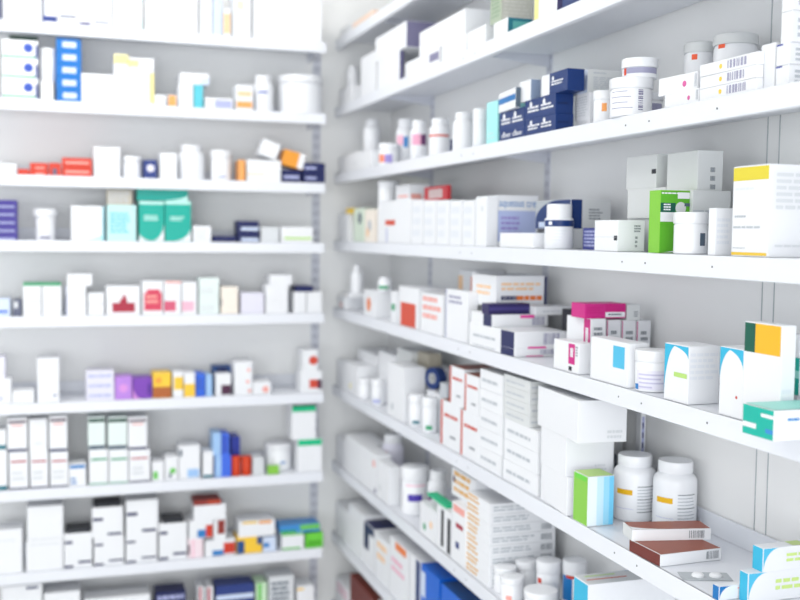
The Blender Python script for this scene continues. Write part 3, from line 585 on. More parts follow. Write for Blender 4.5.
 ('box', -0.0831, 3.667, 1.464, 0.0561, 0.09, 0.0331, 0.4, 'white', 42, "white carton topped by green card on left rack's fifth shelf, bottom, in leftmost column", "medicine cartons of one design on left rack's fifth shelf", '', 0, 0),
 ('box', -0.0831, 3.667, 1.4975, 0.0561, 0.09, 0.0331, -0.1, 'white', 42, "white carton topped by green card on left rack's fifth shelf, middle, in leftmost column", "medicine cartons of one design on left rack's fifth shelf", '', 0, 0),
 ('box', -0.0831, 3.667, 1.5309, 0.0561, 0.09, 0.0331, -0.4, 'white', 42, "white carton topped by green card on left rack's fifth shelf, topmost, in leftmost column", "medicine cartons of one design on left rack's fifth shelf", '', 0, 0),
 ('box', -0.022, 3.667, 1.464, 0.0599, 0.09, 0.033, 0.8, 'white', 42, "white carton topped by green card on left rack's fifth shelf, bottom, in rightmost column", "medicine cartons of one design on left rack's fifth shelf", '', 0, 0),
 ('box', -0.022, 3.667, 1.4974, 0.0599, 0.09, 0.033, 0.8, 'white', 42, "white carton topped by green card on left rack's fifth shelf, middle, in rightmost column", "medicine cartons of one design on left rack's fifth shelf", '', 0, 0),
 ('box', -0.022, 3.667, 1.5308, 0.0599, 0.09, 0.033, 0.7, 'white', 42, "white carton topped by green card on left rack's fifth shelf, topmost, in rightmost column", "medicine cartons of one design on left rack's fifth shelf", '', 0, 0),
 ('box', -0.0515, 3.667, 1.564, 0.1191, 0.09, 0.0098, 0.0, 'green2', 7, "flat green card lying over white cartons on left rack's fifth shelf", '', '', 0, 0),
 ('box', 0.0558, 3.667, 1.464, 0.0639, 0.09, 0.0329, 0.4, 'white', 43, "white carton with pale lilac end on left rack's fifth shelf, bottom", "medicine cartons of one design on left rack's fifth shelf", '', 0, 0),
 ('box', 0.0558, 3.667, 1.4973, 0.0639, 0.09, 0.0329, 0.7, 'white', 43, "white carton with pale lilac end on left rack's fifth shelf, middle", "medicine cartons of one design on left rack's fifth shelf", '', 0, 0),
 ('box', 0.0558, 3.667, 1.5306, 0.0639, 0.09, 0.0329, -0.8, 'white', 43, "white carton with pale lilac end on left rack's fifth shelf, topmost", "medicine cartons of one design on left rack's fifth shelf", '', 0, 0),
 ('box', 0.0673, 3.667, 1.5635, 0.08, 0.09, 0.0402, 0.0, 'white', 7, "wider white carton on top of its stack on left rack's fifth shelf", '', '', 0, 0),
 ('box', 0.1199, 3.667, 1.464, 0.0518, 0.09, 0.0376, 0.0, 'white', 44, "white carton with grey base line on left rack's fifth shelf, bottom", "medicine cartons of one design on left rack's fifth shelf", '', 0, 0),
 ('box', 0.1199, 3.667, 1.502, 0.0518, 0.09, 0.0376, 0.0, 'white', 44, "white carton with grey base line on left rack's fifth shelf, topmost", "medicine cartons of one design on left rack's fifth shelf", '', 0, 0),
 ('box', 0.2083, 3.667, 1.464, 0.1117, 0.09, 0.0989, 0.0, 'white', 45, "white carton with dark red bumped band on left rack's fifth shelf", '', '', 0, 0),
 ('box', 0.3059, 3.667, 1.464, 0.0702, 0.09, 0.1156, 0.0, 'white', 46, "white carton with pink red octagon on left rack's fifth shelf", '', '', 0, 0),
 ('box', 0.3731, 3.667, 1.464, 0.0575, 0.09, 0.1155, 0.0, 'white', 47, "white carton with red pink band on left rack's fifth shelf", '', '', 0, 0),
 ('box', 0.4308, 3.667, 1.464, 0.0512, 0.09, 0.1119, 0.0, 'white', 48, "white carton with pale pink band on left rack's fifth shelf", '', '', 0, 0),
 ('box', 0.4979, 3.667, 1.464, 0.0691, 0.09, 0.0626, -0.3, 'paleaqua2', 49, "pale greenish white carton on left rack's fifth shelf, bottom", "medicine cartons of one design on left rack's fifth shelf", '', 0, 0),
 ('box', 0.4979, 3.667, 1.527, 0.0691, 0.09, 0.0626, 0.5, 'paleaqua2', 49, "pale greenish white carton on left rack's fifth shelf, topmost", "medicine cartons of one design on left rack's fifth shelf", '', 0, 0),
 ('box', 0.5692, 3.667, 1.464, 0.0595, 0.09, 0.094, 0.0, 'cream', 50, "cream carton with dark corner on left rack's fifth shelf", '', '', 0, 0),
 ('box', 0.6504, 3.667, 1.464, 0.0817, 0.09, 0.0724, 0.0, 'palelilac', 7, "low pale lilac carton on left rack's fifth shelf", '', '', 0, 0),
 ('box', 0.7379, 3.667, 1.464, 0.0793, 0.09, 0.05, -0.3, 'white', 7, "plain white carton in a short stack on left rack's fifth shelf, bottom", "medicine cartons of one design on left rack's fifth shelf", '', 0, 0),
 ('box', 0.7379, 3.667, 1.5144, 0.0793, 0.09, 0.05, -0.3, 'white', 7, "plain white carton in a short stack on left rack's fifth shelf, topmost", "medicine cartons of one design on left rack's fifth shelf", '', 0, 0),
 ('box', 0.7522, 3.667, 1.5644, 0.0794, 0.09, 0.0356, 0.0, 'white', 7, "white carton on top of its stack on left rack's fifth shelf", '', '', 0, 0),
 ('box', 0.8215, 3.667, 1.464, 0.0439, 0.09, 0.075, 0.0, 'white', 7, "small white carton under a navy slip on left rack's fifth shelf", '', '', 0, 0),
 ('box', 0.8748, 3.667, 1.464, 0.0553, 0.09, 0.0747, 0.0, 'white', 7, "small plain white carton at right end on left rack's fifth shelf", '', '', 0, 0),
 ('box', 0.8378, 3.667, 1.539, 0.0623, 0.09, 0.0215, 0.0, 'navy3', 7, "navy slip lying over two small cartons on left rack's fifth shelf", '', '', 0, 0),
 ('box', -0.1899, 3.667, 1.1744, 0.0768, 0.09, 0.0834, 0.0, 'white', 51, "white carton with lilac foot on left rack's sixth shelf", '', '', 0, 0),
 ('box', -0.1983, 3.667, 1.2578, 0.0582, 0.09, 0.0731, 0.0, 'palelilac', 7, "pale carton on top at the left end on left rack's sixth shelf", '', '', 0, 0),
 ('box', -0.1145, 3.667, 1.1744, 0.0686, 0.09, 0.0408, 0.0, 'white', 7, "low white carton beside the tall one on left rack's sixth shelf", '', '', 0, 0),
 ('box', -0.035, 3.667, 1.1744, 0.0695, 0.09, 0.1489, 0.0, 'white', 52, "tall white carton with small blue dot on left rack's sixth shelf", '', '', 0, 0),
 ('box', 0.1315, 3.667, 1.1744, 0.0912, 0.09, 0.0332, 0.8, 'palelilac', 53, "pale carton with lilac text lines on left rack's sixth shelf, bottom", "medicine cartons of one design on left rack's sixth shelf", '', 0, 0),
 ('box', 0.1315, 3.667, 1.208, 0.0912, 0.09, 0.0332, 0.7, 'palelilac', 53, "pale carton with lilac text lines on left rack's sixth shelf, middle", "medicine cartons of one design on left rack's sixth shelf", '', 0, 0),
 ('box', 0.1315, 3.667, 1.2415, 0.0912, 0.09, 0.0332, -0.8, 'palelilac', 53, "pale carton with lilac text lines on left rack's sixth shelf, topmost", "medicine cartons of one design on left rack's sixth shelf", '', 0, 0),
 ('box', 0.2083, 3.667, 1.1744, 0.0562, 0.09, 0.0774, 0.0, 'violet2', 54, "light violet carton with pink mark on left rack's sixth shelf", '', '', 0, 0),
 ('box', 0.2715, 3.667, 1.1744, 0.0635, 0.09, 0.0719, 0.0, 'violet', 55, "deep purple carton with pale emblem on left rack's sixth shelf", '', '', 0, 0),
 ('box', 0.337, 3.667, 1.1744, 0.0608, 0.09, 0.0872, 0.0, 'yellow2', 56, "yellow carton with brown orange foot on left rack's sixth shelf", '', '', 0, 0),
 ('box', 0.3913, 3.667, 1.1744, 0.0341, 0.09, 0.0891, 0.0, 'white', 57, "narrow white carton with yellow patch on left rack's sixth shelf", '', '', 0, 0),
 ('box', 0.4307, 3.667, 1.1744, 0.0378, 0.09, 0.0844, 0.0, 'white', 58, "white carton with yellow lower half on left rack's sixth shelf", '', '', 0, 0),
 ('box', 0.4686, 3.667, 1.1744, 0.0311, 0.09, 0.0797, 0.0, 'blue3', 59, "bright blue carton on left rack's sixth shelf", '', '', 0, 0),
 ('box', 0.498, 3.667, 1.1744, 0.0209, 0.09, 0.0753, 0.0, 'paleblue2', 7, "thin light blue carton on left rack's sixth shelf", '', '', 0, 0),
 ('box', 0.5484, 3.645, 1.1744, 0.0526, 0.05, 0.0775, 0.0, 'white', 60, "white carton with dark plum square on left rack's sixth shelf", '', '', 0, 0),
 ('box', 0.5544, 3.725, 1.1744, 0.0643, 0.06, 0.0962, 0.0, 'blue4', 61, "dark blue carton behind a smaller one on left rack's sixth shelf", '', '', 0, 0),
 ('box', 0.6187, 3.667, 1.1744, 0.0638, 0.09, 0.1179, 0.0, 'white', 62, "white carton with pink squiggles on left rack's sixth shelf", '', '', 0, 0),
 ('box', 0.6855, 3.667, 1.1744, 0.0647, 0.09, 0.0443, 0.0, 'white', 63, "small white carton with pink mark on left rack's sixth shelf", '', '', 0, 0),
 ('box', 0.8658, 3.667, 1.1744, 0.0777, 0.09, 0.0784, 0.0, 'white', 64, "white carton with red and dark mark on left rack's sixth shelf", '', '', 0, 0),
 ('box', 0.8615, 3.667, 1.2528, 0.0554, 0.09, 0.0764, 0.0, 'white', 65, "white carton with red dot on top on left rack's sixth shelf", '', '', 0, 0),
 ('box', -0.1958, 3.667, 0.8846, 0.0586, 0.09, 0.1303, 0.0, 'white', 66, "white carton with teal foot band on left rack's seventh shelf", '', '', 0, 0),
 ('box', -0.1965, 3.667, 1.0149, 0.0554, 0.09, 0.0735, 0.0, 'white', 67, "white carton with teal stripe on top on left rack's seventh shelf", '', '', 0, 0),
 ('box', -0.1307, 3.682, 0.8846, 0.0593, 0.12, 0.1267, 0.0, 'white', 68, "white carton with thin red line on left rack's seventh shelf, leftmost", "medicine cartons of one design on left rack's seventh shelf", '', 0, 0),
 ('box', -0.0663, 3.682, 0.8846, 0.0569, 0.12, 0.1232, 0.0, 'white', 68, "white carton with thin red line on left rack's seventh shelf, second from left", "medicine cartons of one design on left rack's seventh shelf", '', 0, 0),
 ('box', -0.0028, 3.682, 0.8846, 0.0575, 0.12, 0.1197, 0.0, 'white', 68, "white carton with thin red line on left rack's seventh shelf, third from left", "medicine cartons of one design on left rack's seventh shelf", '', 0, 0),
 ('box', -0.1341, 3.667, 1.0113, 0.0623, 0.09, 0.1143, 0.0, 'white', 69, "white carton with plum and navy bands on left rack's seventh shelf, leftmost", "medicine cartons of one design on left rack's seventh shelf", '', 0, 0),
 ('box', -0.0684, 3.667, 1.0078, 0.0567, 0.09, 0.1116, 0.0, 'white', 70, "plain white carton between two banded ones on left rack's seventh shelf", '', '', 0, 0),
 ('box', -0.005, 3.667, 1.0043, 0.0574, 0.09, 0.1224, 0.0, 'white', 69, "white carton with plum and navy bands on left rack's seventh shelf, middle", "medicine cartons of one design on left rack's seventh shelf", '', 0, 0),
 ('box', 0.0563, 3.667, 0.8846, 0.055, 0.09, 0.0754, 0.0, 'white', 71, "low white carton with blue text on left rack's seventh shelf", '', '', 0, 0),
 ('box', 0.1249, 3.682, 0.8846, 0.0621, 0.12, 0.1196, 0.0, 'white', 72, "white carton with thin green line on left rack's seventh shelf, leftmost", "medicine cartons of one design on left rack's seventh shelf", '', 0, 0),
 ('box', 0.1907, 3.682, 0.8846, 0.0629, 0.12, 0.116, 0.0, 'white', 72, "white carton with thin green line on left rack's seventh shelf, rightmost", "medicine cartons of one design on left rack's seventh shelf", '', 0, 0),
 ('box', 0.2606, 3.682, 0.8846, 0.0704, 0.12, 0.1123, 0.0, 'white', 68, "white carton with thin red line on left rack's seventh shelf, rightmost", "medicine cartons of one design on left rack's seventh shelf", '', 0, 0),
 ('box', 0.119, 3.667, 1.0042, 0.0554, 0.09, 0.1137, 0.0, 'paleaqua2', 73, "pale carton with dark green band on left rack's seventh shelf, leftmost", "medicine cartons of one design on left rack's seventh shelf", '', 0, 0),
 ('box', 0.1875, 3.667, 1.0006, 0.0626, 0.09, 0.1145, 0.0, 'paleaqua2', 73, "pale carton with dark green band on left rack's seventh shelf, rightmost", "medicine cartons of one design on left rack's seventh shelf", '', 0, 0),
 ('box', 0.2541, 3.667, 0.9969, 0.0634, 0.09, 0.1152, 0.0, 'white', 69, "white carton with plum and navy bands on left rack's seventh shelf, rightmost", "medicine cartons of one design on left rack's seventh shelf", '', 0, 0),
 ('box', 0.3227, 3.667, 0.8846, 0.0407, 0.09, 0.0668, 0.0, 'white', 74, "low white carton with green print on left rack's seventh shelf", '', '', 0, 0),
 ('box', 0.3687, 3.667, 0.8846, 0.0444, 0.09, 0.0818, 0.0, 'white', 75, "white carton with pale green print on left rack's seventh shelf", '', '', 0, 0),
 ('box', 0.4306, 3.667, 0.8846, 0.0725, 0.09, 0.1172, 0.0, 'white', 76, "white carton with light blue foot on left rack's seventh shelf", '', '', 0, 0),
 ('box', 0.4947, 3.667, 0.8846, 0.0349, 0.09, 0.0924, 0.0, 'white', 66, "small white carton before the blue ones on left rack's seventh shelf", '', '', 0, 0),
 ('box', 0.5474, 3.667, 0.8846, 0.0564, 0.09, 0.0788, 0.0, 'blue6', 77, "blue carton in the lower row on left rack's seventh shelf", '', '', 0, 0),
 ('box', 0.5265, 3.667, 0.9634, 0.028, 0.09, 0.0796, 0.0, 'paleblue2', 7, "pale blue carton standing upright on top on left rack's seventh shelf", '', '', 0, 0),
 ('box', 0.556, 3.667, 0.9634, 0.0247, 0.09, 0.0746, 0.0, 'blue6', 78, "mid blue carton standing upright on top on left rack's seventh shelf", '', '', 0, 0),
 ('tub', 0.5959, 3.6378, 0.8846, 0.0356, 0.0356, 0.0694, -9.3, 'redorange', 7, "orange red tub left of its twin on left rack's seventh shelf", '', 'redorange', 0, 0),
 ('tub', 0.6335, 3.6379, 0.8846, 0.0358, 0.0358, 0.0672, -9.9, 'redorange', 7, "orange red tub right of its twin on left rack's seventh shelf", '', 'redorange', 0, 0),
 ('box', 0.5976, 3.705, 0.8846, 0.0323, 0.09, 0.1333, 0.0, 'blue7', 7, "deep blue carton standing behind orange tubs on left rack's seventh shelf", '', '', 0, 0),
 ('box', 0.6739, 3.667, 0.8846, 0.0396, 0.09, 0.0609, 0.0, 'grey', 7, "low pale carton left of the white tub on left rack's seventh shelf", '', '', 0, 0),
 ('box', 0.7265, 3.623, 0.8846, 0.0399, 0.02, 0.0308, 0.0, 'lime', 7, "small lime carton in front of the tub on left rack's seventh shelf", '', '', 0, 0),
 ('drum', 0.7601, 3.6995, 0.8846, 0.0991, 0.0991, 0.0975, -11.6, 'white', 79, "white drum with small blue dash on left rack's seventh shelf", '', '', 0, 0),
 ('box', 0.8621, 3.667, 0.8846, 0.0891, 0.09, 0.12, 0.0, 'white', 80, "white carton with bright green top band below on left rack's seventh shelf", '', '', 0, 0),
 ('box', 0.8389, 3.667, 1.0046, 0.0886, 0.09, 0.129, 0.0, 'white', 81, "white carton with green band at the top on left rack's seventh shelf", '', '', 0, 0),
 ('box', -0.1722, 3.667, 0.6026, 0.0997, 0.09, 0.1483, 0.0, 'white', 82, "large plain white carton at the left end on left rack's eighth shelf", '', '', 0, 0),
 ('box', -0.0513, 3.667, 0.6026, 0.1179, 0.09, 0.1011, 0.0, 'white', 83, "white carton under the taller one on left rack's eighth shelf", '', '', 0, 0),
 ('box', -0.0487, 3.667, 0.7037, 0.1145, 0.09, 0.1195, 0.0, 'white', 84, "square plain white carton stacked on left rack's eighth shelf", '', '', 0, 0),
 ('box', 0.0564, 3.667, 0.6026, 0.0909, 0.09, 0.1198, 0.0, 'white', 85, "white carton with navy dashes on left rack's eighth shelf, leftmost", "medicine cartons of one design on left rack's eighth shelf", '', 0, 0),
 ('box', 0.0581, 3.667, 0.7224, 0.0812, 0.09, 0.012, 0.0, 'slate3', 7, "flat black card standing in for shade on top of a carton on left rack's eighth shelf", '', '', 0, 0),  # dark strip put in for the shadow above this carton
 ('box', 0.1579, 3.677, 0.6026, 0.0992, 0.11, 0.0978, 0.0, 'white', 85, "white carton with navy dashes on left rack's eighth shelf, second from left", "medicine cartons of one design on left rack's eighth shelf", '', 0, 0),
 ('box', 0.2665, 3.677, 0.6026, 0.1045, 0.11, 0.0995, 0.0, 'white', 85, "white carton with navy dashes on left rack's eighth shelf, third from left", "medicine cartons of one design on left rack's eighth shelf", '', 0, 0),
 ('box', 0.1535, 3.677, 0.7004, 0.1023, 0.11, 0.1048, 0.0, 'white', 86, "white carton with navy dashes in upper row on left rack's eighth shelf, leftmost", "medicine cartons of one design on left rack's eighth shelf", '', 0, 0),
 ('box', 0.2686, 3.677, 0.7021, 0.1077, 0.11, 0.1194, 0.0, 'white', 86, "white carton with navy dashes in upper row on left rack's eighth shelf, rightmost", "medicine cartons of one design on left rack's eighth shelf", '', 0, 0),
 ('box', 0.1535, 3.667, 0.8052, 0.089, 0.09, 0.0122, 0.0, 'slate3', 7, "flat black card standing in for shade on the upper carton on left rack's eighth shelf", '', '', 0, 0),  # shadow over the upper row, modelled as a dark strip
 ('box', 0.3737, 3.667, 0.6026, 0.0961, 0.09, 0.13, 0.0, 'white', 85, "white carton with navy dashes on left rack's eighth shelf, rightmost", "medicine cartons of one design on left rack's eighth shelf", '', 0, 0),
 ('box', 0.3753, 3.667, 0.7326, 0.0721, 0.09, 0.0123, 0.0, 'slate3', 7, "flat dark card standing in for shade over the last navy carton on left rack's eighth shelf", '', '', 0, 0),  # dark strip in place of the shade above the last carton
 ('box', 0.4513, 3.667, 0.6026, 0.0523, 0.09, 0.0667, 0.0, 'palepink2', 87, "pale pink carton with thin stripes on left rack's eighth shelf", '', '', 0, 0),
 ('box', 0.5374, 3.667, 0.6026, 0.1061, 0.09, 0.056, 0.0, 'white', 88, "white carton with blue and red squares on left rack's eighth shelf", '', '', 0, 0),
 ('box', 0.4705, 3.667, 0.6693, 0.0838, 0.09, 0.063, 0.0, 'white', 89, "white carton with blue patch and red end on left rack's eighth shelf", '', '', 0, 0),
 ('box', 0.5371, 3.667, 0.6586, 0.0424, 0.09, 0.0722, 0.0, 'white', 90, "small carton with brown red panel on left rack's eighth shelf", '', '', 0, 0),
 ('box', 0.5021, 3.667, 0.7323, 0.1122, 0.09, 0.055, 0.0, 'white', 7, "flat white carton under the red card on left rack's eighth shelf", '', '', 0, 0),
 ('box', 0.4933, 3.667, 0.7873, 0.0945, 0.09, 0.0185, 0.0, 'brownred', 91, "flat dark red carton topmost of the pile on left rack's eighth shelf", '', '', 0, 0),
 ('box', 0.6426, 3.667, 0.6026, 0.09, 0.09, 0.0583, 0.0, 'yellow2', 92, "yellow carton with blue ends on left rack's eighth shelf", '', '', 0, 0),
 ('box', 0.715, 3.667, 0.6026, 0.0474, 0.09, 0.0524, 0.0, 'paleblue', 93, "pale carton with light blue strip on left rack's eighth shelf", '', '', 0, 0),
 ('box', 0.6696, 3.667, 0.6609, 0.1301, 0.09, 0.0562, 0.0, 'white', 94, "flat white carton with yellow marks on top on left rack's eighth shelf", '', '', 0, 0),
 ('box', 0.8013, 3.667, 0.6026, 0.0813, 0.09, 0.0602, 0.0, 'white', 95, "white carton with thin green outline on left rack's eighth shelf", '', '', 0, 0),
 ('box', 0.8813, 3.667, 0.6026, 0.0637, 0.09, 0.0538, 0.0, 'green7', 96, "bright green carton at the right end on left rack's eighth shelf", '', '', 0, 0),
 ('box', 0.8273, 3.667, 0.6628, 0.1484, 0.09, 0.0275, 0.0, 'blue8', 97, "flat blue carton with green stripe on left rack's eighth shelf", '', '', 0, 0),
 ('box', -0.124, 3.667, 0.321, 0.1261, 0.09, 0.2385, 0.0, 'white', 98, "white carton with grey top print on left rack's ninth shelf", '', '', 0, 0),
 ('box', 0.0033, 3.667, 0.321, 0.1162, 0.09, 0.2019, 0.0, 'white', 7, "low white carton beside a printed one on left rack's ninth shelf", '', '', 0, 0),
 ('box', 0.1843, 3.667, 0.321, 0.2201, 0.09, 0.1665, 0.0, 'white', 7, "broad low plain white carton on left rack's ninth shelf", '', '', 0, 0),
 ('box', 0.3664, 3.667, 0.321, 0.1033, 0.09, 0.1661, 0.0, 'navy3', 99, "dark navy striped carton on left rack's ninth shelf", '', '', 0, 0),
 ('box', 0.4705, 3.667, 0.321, 0.021, 0.09, 0.1739, 0.0, 'white', 100, "thin white carton with dark red stripe on left rack's ninth shelf, leftmost", "medicine cartons of one design on left rack's ninth shelf", '', 0, 0),
 ('box', 0.5003, 3.667, 0.321, 0.0247, 0.09, 0.171, 0.0, 'white', 100, "thin white carton with dark red stripe on left rack's ninth shelf, rightmost", "medicine cartons of one design on left rack's ninth shelf", '', 0, 0),
 ('box', 0.5913, 3.667, 0.321, 0.136, 0.09, 0.1695, 0.0, 'navy2', 101, "broad navy carton with white edge on left rack's ninth shelf", '', '', 0, 0),
 ('box', 0.6865, 3.667, 0.321, 0.04, 0.09, 0.1676, 0.0, 'palegreen', 102, "slim pale green carton on left rack's ninth shelf", '', '', 0, 0),
 ('box', 0.7597, 3.667, 0.321, 0.092, 0.09, 0.1865, 0.0, 'grey', 103, "pale grey carton with slate lines on left rack's ninth shelf", '', '', 0, 0),
 ('box', 0.849, 3.667, 0.321, 0.0636, 0.09, 0.1409, 0.0, 'white', 104, "white carton with yellow dash on left rack's ninth shelf", '', '', 0, 0),
 ('box', 1.06, 3.7166, 2.476, 0.1669, 0.1, 0.0338, -90.0, 'white', 7, "plain white carton at the far end on right rack's top shelf", '', '', 0, 0),
 ('box', 1.06, 3.508, 2.476, 0.2498, 0.1, 0.0267, -90.0, 'peachbeige', 7, "peach coloured carton on right rack's top shelf", '', '', 0, 0),
 ('box', 1.058, 3.7123, 2.2239, 0.1753, 0.1, 0.0612, -90.0, 'white', 7, "low white carton at the far end on right rack's second shelf", '', '', 0, 0),
 ('pill', 1.0422, 3.736, 2.2851, 0.0444, 0.0444, 0.0813, -15.6, 'white', 7, "white bottle at the far end on right rack's second shelf", '', '', 0, 0),
 ('box', 1.04, 3.4287, 2.2239, 0.1797, 0.06, 0.1373, -90.0, 'white', 7, "slim white carton standing on right rack's second shelf", '', '', 0, 0),
 ('box', 1.0145, 3.1925, 2.2239, 0.2317, 0.013, 0.0945, -90.0, 'white', 105, "white carton with violet grey end on right rack's second shelf", '', '', 0, 0),
 ('box', 1.0597, 3.1769, 2.3184, 0.3236, 0.1035, 0.0781, -90.0, 'white', 106, "large white carton with violet grey end on right rack's second shelf", '', '', 0, 0),
 ('box', 1.048, 2.8696, 2.2239, 0.2949, 0.08, 0.0449, -90.0, 'white', 107, "white carton with small violet square on right rack's second shelf", '', '', 0, 0),
 ('box', 1.068, 2.614, 2.2239, 0.1835, 0.12, 0.045, -90.0, 'white', 7, "square plain white carton in a row on right rack's second shelf", '', '', 0, 0),
 ('box', 1.068, 2.4558, 2.2239, 0.1183, 0.12, 0.0471, -90.0, 'white', 7, "tall plain white carton beside the green one on right rack's second shelf", '', '', 0, 0),
 ('box', 1.068, 2.7133, 2.2689, 0.3588, 0.12, 0.0685, -90.0, 'white', 7, "wide white carton on the white row on right rack's second shelf", '', '', 0, 0),
 ('box', 1.0403, 2.3055, 2.2239, 0.0823, 0.0646, 0.0386, -90.0, 'white', 108, "white carton with dark teal end on right rack's second shelf", '', '', 0, 0),
 ('box', 1.0499, 2.3364, 2.2625, 0.0659, 0.0838, 0.099, -90.0, 'greygreen', 109, "grey green carton with text lines on right rack's second shelf", '', '', 0, 0),
 ('box', 1.0174, 2.0659, 2.2239, 0.1112, 0.0188, 0.0752, -90.0, 'white', 110, "white carton with yellow edge on right rack's second shelf", '', '', 0, 0),
 ('box', 1.0308, 1.9494, 2.2239, 0.0744, 0.0456, 0.0647, -90.0, 'navy', 111, "navy carton on right rack's second shelf", '', '', 0, 0),
 ('box', 1.058, 3.7339, 1.9742, 0.1322, 0.1, 0.0597, -90.0, 'white', 7, "small plain white carton at far end on right rack's third shelf", '', '', 0, 0),
 ('box', 1.058, 3.5932, 1.9742, 0.1486, 0.1, 0.0656, -90.0, 'white', 112, "white carton with grey smudge on right rack's third shelf", '', '', 0, 0),
 ('pill', 1.0807, 3.6121, 2.0398, 0.0614, 0.0614, 0.1215, -16.7, 'white', 7, "tall plain white bottle on right rack's third shelf", '', '', 0, 0),
 ('box', 1.018, 3.4387, 1.9742, 0.1602, 0.03, 0.0585, -90.0, 'white', 7, "small plain white carton before bottles on right rack's third shelf", '', '', 0, 0),
 ('tub', 1.0407, 3.2795, 1.9742, 0.0694, 0.0694, 0.0734, -17.6, 'white', 113, "white tub with orange and violet logo on right rack's third shelf", '', '', 0, 0),
 ('pill', 1.103, 3.3003, 1.9742, 0.0599, 0.0599, 0.1589, -18.3, 'white', 114, "white bottle with pink and blue swirl on right rack's third shelf", '', '', 0, 0),
 ('pill', 1.0664, 3.0554, 1.9742, 0.0528, 0.0528, 0.1276, -19.2, 'white', 115, "white bottle with pink panel and plum edge on right rack's third shelf", '', '', 0, 0),
 ('pill', 1.0606, 2.8533, 1.9742, 0.0613, 0.0613, 0.1124, -20.4, 'white', 116, "white bottle with orange line on right rack's third shelf", '', '', 0, 0),
 ('box', 1.075, 2.7298, 1.9742, 0.0233, 0.05, 0.0431, -90.0, 'navy3', 7, "thin navy carton on right rack's third shelf", '', '', 0, 0),
 ('pill', 1.0499, 2.6381, 1.9742, 0.0598, 0.0598, 0.1061, -21.7, 'white', 7, "white bottle left of a white tub on right rack's third shelf", '', '', 0, 0),
 ('tub', 1.0394, 2.4971, 1.9742, 0.0388, 0.0388, 0.1017, -22.6, 'white', 7, "white tub beside the aqua carton on right rack's third shelf", '', '', 0, 0),
 ('box', 1.065, 2.3752, 1.9742, 0.0681, 0.09, 0.1049, -90.0, 'aqua', 117, "aqua carton on right rack's third shelf", '', '', 0, 0),
 ('box', 1.058, 2.2299, 1.9742, 0.1429, 0.1, 0.0232, -90.0, 'navy', 118, "navy carton with white print, half hidden on right rack's third shelf, rightmost", "medicine cartons of one design on right rack's third shelf", '', 0, 0),
 ('box', 1.0294, 2.0809, 1.9742, 0.1514, 0.0427, 0.0372, -90.0, 'navy', 119, "navy carton with white print on right rack's third shelf, rightmost", "medicine cartons of one design on right rack's third shelf", '', 0, 0),
 ('box', 1.058, 2.2321, 1.9974, 0.1429, 0.1, 0.0452, -90.0, 'navy', 118, "navy carton with white print, half hidden on right rack's third shelf, leftmost", "medicine cartons of one design on right rack's third shelf", '', 0, 0),
 ('box', 1.0293, 2.083, 2.0114, 0.1513, 0.0427, 0.0424, -90.0, 'navy', 119, "navy carton with white print on right rack's third shelf, leftmost", "medicine cartons of one design on right rack's third shelf", '', 0, 0),
 ('box', 1.066, 1.9817, 1.9742, 0.0618, 0.012, 0.0236, -90.0, 'white', 120, "small white carton with grey text on right rack's third shelf", '', '', 0, 0),
 ('box', 1.0718, 1.9867, 1.9978, 0.0663, 0.0236, 0.0542, -90.0, 'white', 120, "pale text printed carton behind the tub on right rack's third shelf", '', '', 0, 0),
 ('box', 1.0073, 2.245, 2.0426, 0.1267, 0.012, 0.0459, -96.0, 'white', 121, "white carton with blue swoosh on right rack's third shelf", '', '', 0, 0),
 ('box', 1.0203, 2.1607, 2.0538, 0.0581, 0.0247, 0.0465, -90.0, 'white', 122, "white carton with dented grey blue end on right rack's third shelf", '', '', 0, 0),
 ('box', 1.0278, 2.0158, 2.0538, 0.1216, 0.0395, 0.0449, -90.0, 'navy', 123, "navy carton with white left end on right rack's third shelf", '', '', 0, 0),
 ('box', 1.1041, 1.9981, 2.052, 0.0667, 0.0882, 0.0492, -90.0, 'white', 124, "white carton with grey text block on right rack's third shelf", '', '', 0, 0),
 ('tub', 1.0329, 1.846, 1.9742, 0.0417, 0.0417, 0.0642, -29.2, 'white', 125, "small white tub with orange dot on right rack's third shelf", '', '', 0, 0),
 ('tub', 1.0891, 1.7747, 1.9742, 0.0582, 0.0582, 0.0535, -31.5, 'white', 126, "white tub half hidden behind the bottle on right rack's third shelf", '', '', 0, 0),
 ('tub', 1.0292, 1.7362, 1.9742, 0.0818, 0.0818, 0.0725, -30.9, 'white', 127, "large white tub with grey barcode on right rack's third shelf", '', '', 0, 0),
 ('widelid', 1.046, 1.7359, 2.0467, 0.068, 0.068, 0.0376, -31.1, 'white', 128, "white tub stacked on the large tub on right rack's third shelf", '', '', 0, 0),
 ('box', 1.014, 1.5371, 1.9742, 0.101, 0.012, 0.0231, -90.0, 'white', 129, "flat white carton with pink dot on right rack's third shelf", '', '', 0, 0),
 ('box', 1.0185, 1.5569, 1.9973, 0.1042, 0.012, 0.0309, -85.0, 'white', 130, "flat white carton, askew, with pink dot on right rack's third shelf", '', '', 0, 0),
 ('box', 1.014, 1.4103, 1.9742, 0.1463, 0.012, 0.0195, -89.7, 'white', 131, "flat white carton with yellow dot and barcode on right rack's third shelf, bottom", "medicine cartons of one design on right rack's third shelf", '', 0, 0),
 ('box', 1.014, 1.4103, 1.9941, 0.1463, 0.012, 0.0195, -90.0, 'white', 131, "flat white carton with yellow dot and barcode on right rack's third shelf, middle", "medicine cartons of one design on right rack's third shelf", '', 0, 0),
 ('box', 1.014, 1.4103, 2.014, 0.1463, 0.012, 0.0195, -89.2, 'white', 131, "flat white carton with yellow dot and barcode on right rack's third shelf, topmost", "medicine cartons of one design on right rack's third shelf", '', 0, 0),
